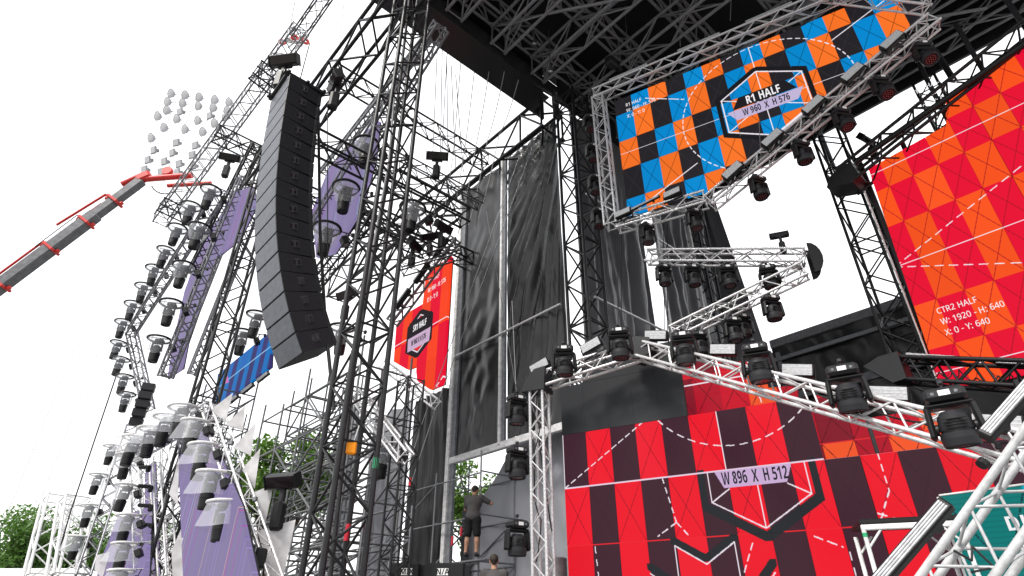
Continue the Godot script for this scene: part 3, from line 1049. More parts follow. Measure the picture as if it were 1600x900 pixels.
func roof() -> void:
	# a dark cloth ceiling over rows of black trusses; its left edge beam is wrapped in black cloth
	var y := 17.3
	var right := -ALONG
	var corner := TOWER + Vector3(0, y, 0)
	var lid := PackedVector2Array()
	for q in [TOWER - BACK * 9.0 - right * 0.95, TOWER - BACK * 9.0 + right * 26, TOWER + BACK * 8.2 + right * 26, TOWER + BACK * 8.2 - right * 0.95]: lid.append(Vector2(q.x, -q.z))
	structure("roof", prism(lid, y + 2.2, y + 2.3), M.roof_cloth, "black cloth roof over the stage", Transform3D(Basis(Vector3.RIGHT, Vector3(0, 0, -1), Vector3.UP), Vector3.ZERO))
	# fascias
	var f := thing("roof_edge", "black cloth wrapped edge beam along the left side of the roof", "roof beam", "", TOWER + Vector3(0, y, 0), facing(-BACK.cross(Vector3.UP)))
	var beam := PackedVector2Array([Vector2(-9, -0.15), Vector2(-1.2, -0.20), Vector2(-0.2, -0.05), Vector2(0.1, 0.3), Vector2(0.1, 0.45), Vector2(-9, 0.45)])
	var bb := facing(BACK.cross(Vector3.UP))
	f.basis = bb
	part("cloth_face", prism(beam, -0.06, 0.06), M.black_cloth, f)
	part("outer_face", prism(PackedVector2Array([Vector2(-9, -0.1), Vector2(0.2, -0.1), Vector2(0.2, 2.25), Vector2(-9, 2.25)]), -0.98, -0.90), M.black_cloth, f)
	part("cloth_underside", hull([[Vector3(-9, -0.16, -0.06), Vector3(-0.4, -0.2, -0.06), Vector3(-0.4, -0.2, -0.9), Vector3(-9, -0.16, -0.9)], [Vector3(-9, -0.12, -0.06), Vector3(-0.4, -0.16, -0.06), Vector3(-0.4, -0.16, -0.9), Vector3(-9, -0.12, -0.9)], [Vector3(-9, -0.16, -0.06), Vector3(-9, -0.12, -0.06), Vector3(-0.4, -0.16, -0.06), Vector3(-0.4, -0.2, -0.06)], [Vector3(-9, -0.16, -0.9), Vector3(-9, -0.12, -0.9), Vector3(-0.4, -0.16, -0.9), Vector3(-0.4, -0.2, -0.9)]]), M.black_cloth, f)
	var e := thing("roof_edge", "black beam along the back edge of the roof above the white sky", "roof beam", "", TOWER + BACK * 8.2 + Vector3(0, y, 0), facing(right.cross(Vector3.UP)))
	part("cloth_face", prism(PackedVector2Array([Vector2(0, -0.1), Vector2(26, -0.1), Vector2(26, 2.25), Vector2(0, 2.25)]), -0.05, 0.05), M.black_cloth, e)
	var e2 := thing("roof_edge", "black cloth edge along the left back side of the roof above the side drapes", "roof beam", "", TOWER + Vector3(0, y, 0), facing(BACK.cross(Vector3.UP)))
	part("cloth_face", prism(PackedVector2Array([Vector2(0.0, -0.1), Vector2(8.1, -0.1), Vector2(8.1, 2.25), Vector2(0.0, 2.25)]), -0.05, 0.05), M.black_cloth, e2)
	var o := {"m": M.roof_paint, "w": 0.55, "h": 0.8, "tube": 0.05, "lace": 0.028, "pieces": false}
	var k := 0
	for s in [-7.9, -6.2, -4.5, -2.8, -1.1, 0.8, 3.2, 5.6, 7.5]:
		var a: Vector3 = corner + BACK * s + right * 0.1 + Vector3(0, 0.45, 0)
		truss("roof_truss", "%s dark roof truss from the front, running along the stage" % ordinal(k), "roof truss", "dark trusses under the roof", a, a + right * 23, o)
		k += 1
	k = 0
	for tt in [0.35, 2.2, 4.2, 6.4, 8.8, 11.4, 14.0, 17.0]:
		var a: Vector3 = corner - BACK * 8.8 + right * tt + Vector3(0, 1.25, 0)
		truss("roof_truss", "%s dark roof truss from the left, running from front to back" % ordinal(k), "roof truss", "dark trusses under the roof", a, a + BACK * 16.8, o.merged({"h": 0.6, "w": 0.5}, true))
		k += 1
	# diagonal braces of the grid
	for i in 9:
		var s := -7.0 + i * 1.5
		var q := corner + BACK * s + right * (2.0 + (i % 3) * 3.0) + Vector3(0, 0.05, 0)
		tube("roof_brace", "%s slanting tube from the front in the dark roof grid" % ordinal(i), "steel tube", "slanting tubes in the roof grid", q, q + BACK * 1.9 + right * 2.6 + Vector3(0, 0.0, 0), 0.05, M.roof_paint)
	# small work lamps and hoists hung in the grid
	var spots := [[785, 48, "white work lamp high at the left of the roof grid"], [835, 65, "white work lamp in the middle of the left roof grid"], [860, 108, "small pale lamp near the roof corner"]]
	for s in spots:
		var q := at(s[0], s[1], 11.5)
		var t := thing("work_lamp", s[2], "lamp", "work lamps in the roof", q, Basis.from_euler(Vector3(0.5, 0.7, 0.3)))
		part("housing", block(Vector3(0.13, 0.10, 0.12), 0.02), M.grey_plastic, t)
		part("lamp_glass", block(Vector3(0.11, 0.012, 0.10), 0.004), M.reflector, t, Transform3D(Basis.IDENTITY, Vector3(0, -0.055, 0)))
		tube("hanger", "thin hanger of the " + s[2].substr(0, 40), "steel tube", "", q + Vector3(0, 0.05, 0), Vector3(q.x, y + 0.2, q.z), 0.012, M.dark_galvanised) if q.y < y else null
	var boxes := [[893, 14, 0.45, "grey distribution box at the top middle of the roof grid"], [905, 45, 0.35, "dark grey box hanging under the roof grid left of the yellow mark"], [1002, 12, 0.3, "round edged box beneath the roof at the top middle"], [955, 98, 0.4, "dark hoist above the left end of the blue and orange screen"], [870, 155, 0.3, "dark hoist at the roof corner above the corner tower"]]
	for s in boxes:
		var q := at(s[0], s[1], 12.5)
		var t := thing("chain_hoist", s[3], "hoist", "hoists under the roof", q, yaw(40))
		var z: float = s[2]
		part("body", block(Vector3(z, z * 0.8, z * 0.7), 0.06), M.grey_plastic, t)
		part("motor", lathe([Vector2(0, z * 0.5), Vector2(z * 0.25, z * 0.48), Vector2(z * 0.27, 0), Vector2(z * 0.25, -z * 0.5), Vector2(0, -z * 0.52)], 14), M.black_plastic, t, Transform3D(Basis(Vector3.BACK, PI / 2), Vector3(z * 0.6, 0, 0)))
		part("hook", tube_mesh, M.galvanised, t, stretch(Vector3(0, z * 0.4, 0), Vector3(0, z * 0.9, 0), 0.02))
	var roll := thing("cloth_bundle", "black rolled cloth hanging at the roof corner beside the corner tower", "cloth", "", at(868, 160, 13.2))
	part("roll", lathe([Vector2(0.0, 0.5), Vector2(0.10, 0.48), Vector2(0.12, 0.1), Vector2(0.10, -0.4), Vector2(0.11, -0.62), Vector2(0.0, -0.64)], 14), M.black_cloth, roll)

func back_cloths() -> void:
	var post_a := Vector3(-0.24, 0, -16.0)           # the white post in the middle of the black drapes
	var y0 := 6.2
	var y1 := 16.4
	cloth("black_drape", "glossy black drape with fanned creases, right of the thin white post", post_a - ALONG * 2.55, ALONG, 2.40, [y0], [y1], 0.10, M.black_cloth, 3, 2.0, 0.0, "tall black drapes", "curtain", 0.0, true)
	cloth("black_drape", "smooth black drape between the two white posts", post_a + ALONG * 0.14, ALONG, 2.0, [y0], [y1 - 0.1], 0.035, M.black_cloth, 8, 1.2, 0.0, "tall black drapes")
	for k in 2:
		var p := post_a + ALONG * (2.32 if k == 0 else 0.0) + BACK * 0.02
		var bot := 2.0 if k == 0 else y0 - 0.1
		var t := thing("post", ["wide white and grey post at the left edge of the black drapes", "thin white post between the two black drapes"][k], "post", "posts of the black drapes", Vector3(p.x, bot, p.z), facing(-BACK))
		var w: float = [0.16, 0.09][k]
		part("white_profile", block(Vector3(w, 16.7 - bot, 0.12), 0.01), M.white_paint, t, Transform3D(Basis.IDENTITY, Vector3(-w * 0.5, (16.7 - bot) / 2, 0.1)))
		part("grey_profile", block(Vector3(w * 1.2, 16.6 - bot, 0.10), 0.01), M.grey_paint, t, Transform3D(Basis.IDENTITY, Vector3(w * 0.62, (16.6 - bot) / 2, 0.05)))
	tube("rail", "bright steel rail across the middle of the black drapes", "rail", "rails of the drapes", post_a + ALONG * 2.3 - BACK * 0.15 + Vector3(0, 9.4, 0), post_a - ALONG * 2.5 - BACK * 0.15 + Vector3(0, 9.4, 0), 0.035, M.aluminium)
	var sill := thing("beam", "white beam along the bottom of the black drapes", "beam", "", post_a + ALONG * 2.4 + Vector3(0, y0 - 0.12, 0), facing(-BACK))
	part("profile", block(Vector3(4.9, 0.20, 0.14), 0.015), M.white_paint, sill, Transform3D(Basis.IDENTITY, Vector3(2.45, 0, 0.04)))
	# grey tarpaulin below, its top edge swooping up to the right
	var tp := post_a + BACK * 0.9 + ALONG * 2.9
	cloth("grey_tarpaulin", "grey tarpaulin wall with a swooping top edge behind the man on the scaffold", tp, -ALONG, 6.2, [1.0], [4.9, 5.3, 6.6, 7.0, 7.0, 7.0], 0.03, M.grey_tarp, 15, 0.9, 0.0, "", "tarpaulin")
	# black cloths left of the posts
	cloth("black_drape", "black drape with deep vertical folds below the small red screen", post_a + ALONG * 2.5 + BACK * 0.3, ALONG, 2.6, [1.3], [8.7], 0.12, M.black_cloth, 21, 3.0, 0.0, "tall black drapes")
	cloth("grey_tarpaulin", "long grey tarpaulin in loose folds behind the nearest black tower", post_a + ALONG * 5.15 + BACK * 0.2, ALONG, 2.6, [1.3], [9.0, 8.6, 8.9], 0.14, M.grey_tarp, 22, 2.2, 0.0, "", "tarpaulin")
	cloth("grey_tarpaulin", "small pale grey tarpaulin tied up behind the scaffold left of the nearest tower", post_a + ALONG * 8.2 + BACK * 0.0, ALONG, 1.7, [1.3, 4.0], [8.6, 9.4, 8.4], 0.10, M.grey_tarp, 23, 1.6, 0.0, "", "tarpaulin")
	# the side wall of the stage, from the corner tower back to the rear corner
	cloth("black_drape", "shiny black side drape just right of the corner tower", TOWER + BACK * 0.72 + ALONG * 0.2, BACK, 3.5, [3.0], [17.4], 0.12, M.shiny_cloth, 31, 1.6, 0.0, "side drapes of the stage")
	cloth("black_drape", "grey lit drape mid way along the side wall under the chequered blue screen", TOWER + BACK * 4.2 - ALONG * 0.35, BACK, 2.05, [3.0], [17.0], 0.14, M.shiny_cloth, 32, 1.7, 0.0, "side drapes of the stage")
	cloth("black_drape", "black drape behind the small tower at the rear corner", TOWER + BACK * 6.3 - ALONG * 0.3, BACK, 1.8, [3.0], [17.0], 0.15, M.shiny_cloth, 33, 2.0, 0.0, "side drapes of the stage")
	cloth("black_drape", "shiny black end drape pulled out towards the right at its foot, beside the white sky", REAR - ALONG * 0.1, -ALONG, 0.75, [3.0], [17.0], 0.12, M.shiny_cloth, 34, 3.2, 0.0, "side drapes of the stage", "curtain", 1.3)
	for k in 3:
		var q: Vector3 = TOWER - ALONG * 0.45 + Vector3(0, [9.6, 6.9, 13.2][k], 0)
		tube("rail", ["bright rail across the middle of the side drapes", "bright rail low on the side drapes", "bright rail high on the side drapes"][k], "rail", "rails of the drapes", q + BACK * 0.5, q + BACK * 8.0, 0.04, M.aluminium)
	for k in 2:
		var q: Vector3 = TOWER - ALONG * 0.5 + BACK * [3.95, 6.2][k]
		var t := thing("post", ["white post between the side drapes under the blue and orange screen", "white post near the rear corner of the side drapes"][k], "post", "posts of the side drapes", q, facing(-ALONG))
		part("white_profile", block(Vector3(0.10, 15, 0.10), 0.01), M.white_paint, t, Transform3D(Basis.IDENTITY, Vector3(0, 7.5 + 1.3, 0)))
	# the low black wall upstage
	var wy := 10.15
	var wt := thing("upstage_wall", "low black wall with two rails at the back of the stage", "wall", "", REAR + Vector3(0, 0, 0) - ALONG * 1.7, facing(-BACK))
	part("cap", block(Vector3(16, 0.30, 0.2), 0.02), M.roof_paint, wt, Transform3D(Basis.IDENTITY, Vector3(8, wy - 0.15, 0)))
	part("upper_rail", block(Vector3(16, 0.13, 0.1), 0.01), M.galvanised, wt, Transform3D(Basis.IDENTITY, Vector3(8, wy - 0.75, 0.12)))
	part("lower_rail", block(Vector3(16, 0.24, 0.1), 0.01), M.grey_paint, wt, Transform3D(Basis.IDENTITY, Vector3(8, wy - 2.05, 0.12)))
	for k in 6: part("upright", block(Vector3(0.12, wy - 1.7, 0.1), 0.01), M.roof_paint, wt, Transform3D(Basis.IDENTITY, Vector3(0.2 + k * 3.1, 1.2 + (wy - 1.7) / 2, 0.10)))
	cloth("black_backdrop", "dark backdrop cloth hung on the low wall at the back of the stage", REAR - ALONG * 1.7 - BACK * 0.02, -ALONG, 16.0, [1.3], [wy - 0.2], 0.05, M.black_cloth, 36, 0.8, 0.0, "", "curtain")

func steps(a: float, d: float, n: int) -> Array:
	var out := []
	for k in n + 1: out.append(a + d * k)
	return out

func led_walls() -> void:
	var red := Color8(244, 24, 44)
	var dark := Color8(66, 36, 48)
	var ora := Color8(255, 88, 36)
	var line := Color8(244, 236, 244)
	var thin := Color8(120, 14, 30)
	# ---- the low wall in front: red and dark columns
	var p := Vector3(1.0, 0, -11.6)
	canvas(0, 1.3, 8.5, 3.8, 110.0, dark)
	for i in 17:
		for j in 3:
			var y: float = [4.05, 3.04, 1.3][j]
			var h: float = [1.05, 1.01, 1.74][j]
			var on := (i % 2 == 1) if j == 0 else (i % 2 == 0)
			if on: paint(i * 0.5, y, 0.5, h, red)
			cross_lines(i * 0.5, y, 0.5, h if j < 2 else 1.0, Color8(150, 16, 34) if on else Color8(60, 32, 44))
			if j == 2: ink(Vector2(i * 0.5, 3.04), Vector2(i * 0.5 + 0.5, 3.04), 0.02, Color8(240, 40, 50))
	var mid := Vector2(2.62, 4.15)
	ink(Vector2(0.0, 4.05), Vector2(2.0, 5.3), 0.017, line, 0.11, 0.06)
	ring(Vector2(3.25, 6.1), 1.65, 0.019, line, 0.13, 0.09, PI, TAU)
	ink(Vector2(3.0, 5.1), Vector2(3.0, 4.05), 0.018, line)
	ink(Vector2(1.9, 4.05), Vector2(2.05, 3.3), 0.017, line, 0.10, 0.07)
	ink(Vector2(2.05, 3.3), Vector2(2.25, 3.05), 0.017, line, 0.10, 0.07)
	ink(Vector2(2.05, 3.3), Vector2(1.7, 3.1), 0.017, line, 0.12, 0.06)
	# the cut hexagon
	var hx := [Vector2(2.58, 4.05), Vector2(2.58, 3.5), Vector2(3.45, 2.98), Vector2(4.32, 3.5), Vector2(4.32, 4.05)]
	var hi := [Vector2(2.69, 4.05), Vector2(2.69, 3.56), Vector2(3.45, 3.11), Vector2(4.21, 3.56), Vector2(4.21, 4.05)]
	for k in 4: ink(hx[k], hx[k + 1], 0.105, Color8(40, 42, 46))
	for k in 4: ink(hi[k], hi[k + 1], 0.019, line)
	ink(Vector2(3.45, 4.05), Vector2(3.45, 3.11), 0.019, line)
	ink(Vector2(2.69, 3.56), Vector2(3.0, 3.75), 0.017, line)
	ink(Vector2(4.21, 3.56), Vector2(3.9, 3.75), 0.017, line)
	ink(Vector2(0.0, 4.055), Vector2(8.5, 4.055), 0.026, Color8(236, 214, 232))
	ink(Vector2(0.004, 5.1), Vector2(0.004, 4.05), 0.02, line)
	shape([Vector2(2.80, 4.06), Vector2(4.02, 4.06), Vector2(3.90, 3.78), Vector2(2.92, 3.78)], Color8(206, 176, 216))
	ink(Vector2(5.25, 4.05), Vector2(5.25, 3.5), 0.018, line, 0.10, 0.07)
	ink(Vector2(5.25, 3.5), Vector2(5.0, 3.05), 0.018, line, 0.10, 0.07)
	ink(Vector2(5.02, 3.2), Vector2(5.5, 3.0), 0.018, line, 0.12, 0.07)
	ink(Vector2(4.1, 2.95), Vector2(4.45, 2.78), 0.017, line, 0.12, 0.07)
	ink(Vector2(3.2, 2.9), Vector2(3.0, 2.5), 0.017, line, 0.10, 0.07)
	ink(Vector2(4.52, 2.7), Vector2(4.52, 1.9), 0.017, line, 0.10, 0.10)
	ink(Vector2(0.55, 3.0), Vector2(0.6, 2.1), 0.02, line, 0.10, 0.10)
	for k in 2: ink([Vector2(1.95, 3.02), Vector2(2.45, 2.72)][k], [Vector2(2.45, 2.72), Vector2(2.95, 3.02)][k], 0.09, Color8(40, 42, 46))
	for k in 4: ink([Vector2(1.97, 2.0), Vector2(1.97, 2.94), Vector2(2.45, 2.64), Vector2(2.93, 2.94)][k], [Vector2(1.97, 2.94), Vector2(2.45, 2.64), Vector2(2.93, 2.94), Vector2(2.93, 2.0)][k], 0.017, line)
	for k in 2: ink([Vector2(1.5, 2.65), Vector2(3.06, 2.2)][k], [Vector2(1.95, 2.35), Vector2(3.45, 2.62)][k], 0.09, Color8(40, 42, 46))
	for k in 2: ink([Vector2(1.5, 2.54), Vector2(3.1, 2.1)][k], [Vector2(1.95, 2.24), Vector2(3.45, 2.48)][k], 0.017, line)
	ink(Vector2(0.6, 2.38), Vector2(1.5, 2.38), 0.017, line)
	var wall_m := glow("red_wall_picture", 0.96)
	var t := screen("led_screen", "low LED wall of red and dark striped panels reading W 896 X H 512", p, WALL, steps(0, 0.5, 17), [1.3, 2.04, 3.04, 4.05], wall_m, Rect2(0, 1.3, 8.5, 3.8), PackedVector2Array(), "LED walls")

	for i in 9:
		var q := PackedVector2Array([Vector2(i * 0.5 + 0.003, 4.053), Vector2(i * 0.5 + 0.497, 4.053), Vector2(i * 0.5 + 0.497, 5.08), Vector2(i * 0.5 + 0.003, 5.08)])
		part("panel", prism(q, -0.09, rng.randf_range(-0.002, 0.002), Rect2(0, 1.3, 8.5, 3.8)), wall_m, t)
	lettering(t, "W 896  X  H 512", Vector3(3.42, 3.92, 0.006), 0.20, lit("letter_dark", Color8(40, 40, 48)), true, false, 0.52)
	var frame := new_st()
	for k in 9: add_box(frame, Vector3(0.06, 4.0, 0.08), Transform3D(Basis.IDENTITY, Vector3(0.25 + k, 2.9, -0.16)), 0.01)
	part("frame", frame.commit(), M.black_paint, t)
	# ---- the blank grey panels on top of it
	var bt := thing("blank_led_screen", "dark grey switched off LED panels above the left end of the red wall", "LED screen", "LED walls", p, facing(WALL.cross(Vector3.UP)))
	for i in 5:
		for j in 2:
			var y: float = [5.085, 6.09][j]
			var q := PackedVector2Array([Vector2(i * 0.5, y), Vector2(i * 0.5 + 0.498, y), Vector2(i * 0.5 + 0.498, y + [1.0, 0.5][j]), Vector2(i * 0.5, y + [1.0, 0.5][j])])
			if j == 1 and i < 1: continue
			part("panel", prism(q, -0.09, rng.randf_range(-0.001, 0.001)), M.blank_led, bt)
	# ---- the dim wall behind
	canvas(0, 1.3, 9.0, 5.6, 100.0, dark)
	var tones := [Color8(214, 22, 46), Color8(140, 26, 44), Color8(255, 92, 44), Color8(186, 22, 44)]
	var pattern := [0, 1, 2, 3, 2, 0, 3, 1, 0, 2, 3, 0, 2, 1, 3, 0, 2, 3]
	for i in 18:
		for j in 7:
			var y := 1.3 + j * 0.8
			paint(i * 0.5, y, 0.5, 0.8, tones[pattern[(i * 5 + j * 7) % 18]])
			cross_lines(i * 0.5, y, 0.5, 0.8, Color8(90, 12, 26))
			ink(Vector2(i * 0.5, y), Vector2(i * 0.5 + 0.5, y), 0.016, Color8(230, 44, 50))
	ink(Vector2(0, 5.95), Vector2(4.0, 5.95), 0.026, line)
	ink(Vector2(3.6, 6.3), Vector2(3.75, 4.9), 0.024, line, 0.12, 0.08)
	ink(Vector2(5.6, 4.9), Vector2(8.6, 3.9), 0.028, line, 0.22, 0.08)
	var back_m := glow("dim_wall_picture", 0.92)
	var dp := p + Vector3(0.495, 0, -0.869) * 0.85
	var dim := PackedVector2Array()
	for q in [[1066, 562], [1190, 566], [1200, 606], [1245, 602], [1248, 640], [1274, 640], [1274, 616], [1330, 632], [1332, 657], [1440, 640], [1580, 688], [1600, 760], [1070, 760]]: dim.append(meet(q[0], q[1], dp, WALL))
	screen("led_screen", "dim red and orange LED wall half hidden behind the striped red wall", dp, WALL, steps(0, 0.5, 18), steps(1.7, 0.8, 6), back_m, Rect2(0, 1.3, 9.0, 5.6), dim, "LED walls")

	# ---- the blue and orange screen
	var r1 := Vector3(2.95, 0, -12.0)
	var blk := Color8(36, 34, 38)
	var blu := Color8(0, 140, 214)
	var org := Color8(255, 118, 38)
	canvas(0, 10.8, 7.5, 4.2, 130.0, blk)
	for i in 15:
		for j in 5:
			var y: float = 14.35 - j
			var c: Color = [blk, blu, org][(i + j) % 3]
			paint(i * 0.5, y, 0.5, 1.0, c)
			cross_lines(i * 0.5, y, 0.5, 1.0, c.darkened(0.32) if c != blk else Color8(48, 44, 48))
			ink(Vector2(i * 0.5, y), Vector2(i * 0.5 + 0.5, y), 0.01, c.darkened(0.25))
	var cen := Vector2(3.73, 12.9)
	ink(Vector2(0, 12.9), Vector2(7.5, 12.9), 0.018, line)
	ink(Vector2(3.73, 15), Vector2(3.73, 10.8), 0.02, line)
	ring(cen, 2.0, 0.026, line, 0.11, 0.08)
	ink(Vector2(0, 10.8), Vector2(1.9, 11.75), 0.024, line)
	ink(Vector2(7.5, 15.0), Vector2(5.5, 14.05), 0.02, line)
	ink(Vector2(0.9, 14.6), Vector2(1.9, 14.0), 0.024, line, 0.3, 0.06)
	for k in 6: ink(cen, hexagon(cen, 1.12)[k], 0.02, line)
	outline(hexagon(cen, 1.20), 0.11, Color8(26, 26, 30))
	outline(hexagon(cen, 1.10), 0.028, line)
	shape([Vector2(2.98, 13.0), Vector2(4.48, 13.0), Vector2(4.28, 13.36), Vector2(3.18, 13.36)], Color8(30, 29, 34))
	shape([Vector2(2.85, 12.98), Vector2(4.61, 12.98), Vector2(4.43, 12.64), Vector2(3.03, 12.64)], Color8(198, 184, 218))
	var r1_m := glow("check_picture", 0.97)
	var cutr := PackedVector2Array([Vector2(0, 10.85), Vector2(2.0, 10.85), Vector2(7.4, 13.85), Vector2(7.4, 14.2), Vector2(6.9, 14.95), Vector2(0, 14.95)])
	var rt := screen("led_screen", "blue orange and black chequered LED screen reading R1 HALF under the roof", r1, WALL, steps(0, 0.5, 15), [10.85, 11.35, 12.35, 13.35, 14.35, 14.95], r1_m, Rect2(0, 10.8, 7.5, 4.2), cutr, "LED walls")
	var white := lit("letter_white", Color8(246, 243, 246))
	lettering(rt, "R1 HALF", Vector3(3.73, 13.17, 0.006), 0.26, white, true, false, 0.58)
	lettering(rt, "W 960  X  H 576", Vector3(3.73, 12.81, 0.006), 0.21, M.letter_dark, true, false, 0.52)
	var lines := ["R1 HALF", "W: 960 - H: 576", "X: 0 - Y: 0"]
	for k in 3: lettering(rt, lines[k], Vector3(0.32, 14.62 - k * 0.22, 0.006), 0.12, white, false, true, 0.75)
	var fr := new_st()
	for k in 7: add_box(fr, Vector3(0.08, 3.9 - maxf(0.0, (k - 1.6) * 0.58), 0.06), Transform3D(Basis.IDENTITY, Vector3(0.3 + k, 12.95 + maxf(0.0, (k - 1.6) * 0.29), -0.14)), 0.01)
	part("frame", fr.commit(), M.black_paint, rt)

	# ---- the big red and orange screen on the right
	var c2 := Vector3(8.43, 0, -11.0)
	var scar := Color8(236, 16, 52)
	var or2 := Color8(255, 86, 30)
	canvas(0, 5.6, 5.0, 9.4, 100.0, scar)
	for i in 10:
		for j in 7:
			if (i + j) % 2 == 1:
				paint(i * 0.5, 8.65 + j, 0.5, 1.0, or2)
				paint(i * 0.5, 7.65 - j, 0.5, 1.0, or2)
	for i in 10:
		for j in 11: cross_lines(i * 0.5, 4.65 + j, 0.5, 1.0, Color8(160, 20, 34))
	for y in [6.15, 8.65, 11.15]: ink(Vector2(0, y), Vector2(5, y), 0.016, line)
	ink(Vector2(0.02, 8.65), Vector2(5, 10.75), 0.024, line, 0.15, 0.10)
	ink(Vector2(0.02, 8.65), Vector2(5, 6.55), 0.024, line, 0.15, 0.10)
	ink(Vector2(1.4, 14.3), Vector2(5, 14.8), 0.024, line, 0.15, 0.10)
	var c2_m := glow("scarlet_check_picture", 0.97)
	var big_cut := PackedVector2Array([Vector2(0, 5.75), Vector2(5, 5.75)])
	for q in [[1720, -10], [1478, 155], [1478, 196], [1357, 264]]:
		var w2 := meet(q[0], q[1], c2, -ALONG)
		big_cut.append(Vector2(clampf(w2.x, 0, 5), w2.y))
	var ct := screen("led_screen", "large red and orange chequered LED screen reading CTR2 HALF at the right", c2, -ALONG, steps(0, 0.5, 10), steps(4.65, 1.0, 11), c2_m, Rect2(0, 5.6, 5.0, 9.4), big_cut, "LED walls")
	lines = ["CTR2 HALF", "W: 1920 - H: 640", "X: 0 - Y: 640"]
	for k in 3: lettering(ct, lines[k], Vector3(0.42, 7.38 - k * 0.24, 0.006), 0.125, white, false, true, 0.84)
	lines = ["CTR1 HALF", "W: 1920 - H: 640", "X: 0 - Y: 0"]
	for k in 3: lettering(ct, lines[k], Vector3(1.55, 12.75 - k * 0.25, 0.006), 0.125, white, false, true, 0.84)
	fr = new_st()
	for k in 6: add_box(fr, Vector3(0.1, 6.0 if k < 2 else 8.4, 0.08), Transform3D(Basis.IDENTITY, Vector3(0.1 + k * 0.95, 8.75 if k < 2 else 9.95, -0.15)), 0.01)
	part("frame", fr.commit(), M.black_paint, ct)
	var edge := part("edge_trim", block(Vector3(0.02, 5.9, 0.1), 0.005), M.label_white, ct, Transform3D(Basis.IDENTITY, Vector3(-0.014, 8.7, -0.045)))

	# ---- the teal screen low at the right
	var tp := at(1476, 800, 6.6)
	var tl := Color8(16, 124, 120)
	canvas(0, 0, 3.0, 3.0, 100.0, tl)
	for k in 5:
		ink(Vector2(k * 0.75 - 0.75, 3.0), Vector2(k * 0.75 + 0.75, 0.0), 0.014, Color8(8, 50, 56))
		ink(Vector2(k * 0.75 + 0.75, 3.0), Vector2(k * 0.75 - 0.75, 0.0), 0.014, Color8(8, 50, 56))
	shape([Vector2(0.72, 3.0), Vector2(1.5, 3.0), Vector2(1.5, 2.0), Vector2(1.0, 1.7)], Color8(0, 178, 204))
	for k in 60: ink(Vector2(0, k * 0.05), Vector2(3.0, k * 0.05), 0.01, Color8(14, 112, 110))
	var teal_m := glow("teal_picture", 0.95)
	var top := meet(1476, 775, tp, -ALONG).y
	var tt := screen("led_screen", "teal LED screen with white letters behind the white truss at bottom right", tp, -ALONG, steps(0, 0.5, 4), [top - 2.0, top - 1.0, top], teal_m, Rect2(0, top - 3.0, 3.0, 3.0), PackedVector2Array(), "LED walls")
	lines = ["DJ", "W:", "X:"]
	for k in 3: lettering(tt, lines[k], Vector3([0.47, 0.49, 0.55][k], top - 0.33 - k * 0.20, 0.006), 0.13, white, true, true, 1.0)
	part("edge_trim", block(Vector3(0.025, 2.0, 0.1), 0.005), M.white_paint, tt, Transform3D(Basis.IDENTITY, Vector3(-0.016, top - 1.0, -0.045)))
	part("edge_trim", block(Vector3(2.0, 0.02, 0.1), 0.005), M.white_paint, tt, Transform3D(Basis.IDENTITY, Vector3(1.0, top + 0.013, -0.045)))

	# ---- the small red screen left of the drapes
	var sp := at(692, 500, 15.2)
	var px := []
	for q in [[498, 70], [455, 760], [385, 790], [318, 745], [308, 662], [262, 682], [190, 640], [205, 440], [250, 385], [347, 328], [366, 165], [420, 125]]: px.append(meet(560 + q[0] / 3.46, 380 + q[1] / 3.46, sp, -ALONG))
	var sm := PackedVector2Array(px)
	var lo: Vector2 = px[0]
	var hi2: Vector2 = px[0]
	for q in px:
		lo = lo.min(q)
		hi2 = hi2.max(q)
	lo -= Vector2(0.05, 0.05)
	var w := ceilf((hi2.x - lo.x) / 0.5) * 0.5
	var h := ceilf(hi2.y - lo.y)
	canvas(lo.x, lo.y, w, h, 130.0, scar)
	for i in int(w / 0.5) + 1:
		for j in int(h) + 1:
			if (i + j / 2) % 2 == 0: paint(lo.x + i * 0.5, lo.y + j, 0.5, 1.0, Color8(255, 70, 34))
	var hc := (meet(560 + 265 / 3.46, 380 + 530 / 3.46, sp, -ALONG) + meet(560 + 395 / 3.46, 380 + 440 / 3.46, sp, -ALONG)) * 0.5
	ink(Vector2(lo.x, hc.y + 0.02), Vector2(lo.x + w, hc.y + 0.02), 0.03, line)
	ring(hc, 2.3, 0.03, line, 0.14, 0.1)
	var hr := absf(meet(560 + 395 / 3.46, 380 + 440 / 3.46, sp, -ALONG).x - meet(560 + 265 / 3.46, 380 + 530 / 3.46, sp, -ALONG).x) * 0.56
	shape(hexagon(hc, hr * 0.9), Color8(236, 40, 44))
	outline(hexagon(hc, hr), 0.16, Color8(34, 28, 34))
	outline(hexagon(hc, hr * 0.88), 0.03, line)
	shape([hc + Vector2(-hr * 0.85, 0.0), hc + Vector2(hr * 0.85, 0.0), hc + Vector2(hr * 0.85, 0.55), hc + Vector2(-hr * 0.85, 0.55)], Color8(34, 28, 34))
	shape([hc + Vector2(-hr * 0.8, -0.45), hc + Vector2(hr * 0.8, -0.45), hc + Vector2(hr * 0.85, 0.0), hc + Vector2(-hr * 0.85, 0.0)], Color8(206, 176, 206))
	var sr_m := glow("small_red_picture", 0.97)
	var st := screen("led_screen", "small red LED screen with a dark hexagon badge left of the black drapes", sp, -ALONG, steps(lo.x, 0.5, int(w / 0.5)), steps(lo.y, 1.0, int(h)), sr_m, Rect2(lo.x, lo.y, w, h), sm, "LED walls")
	lettering(st, "SR1 HALF", Vector3(hc.x, hc.y + 0.27, 0.006), hr * 0.30, white, true, false, 0.55)
	lettering(st, "W 960 X H 576", Vector3(hc.x, hc.y - 0.22, 0.006), hr * 0.26, M.letter_dark, true, false, 0.46)
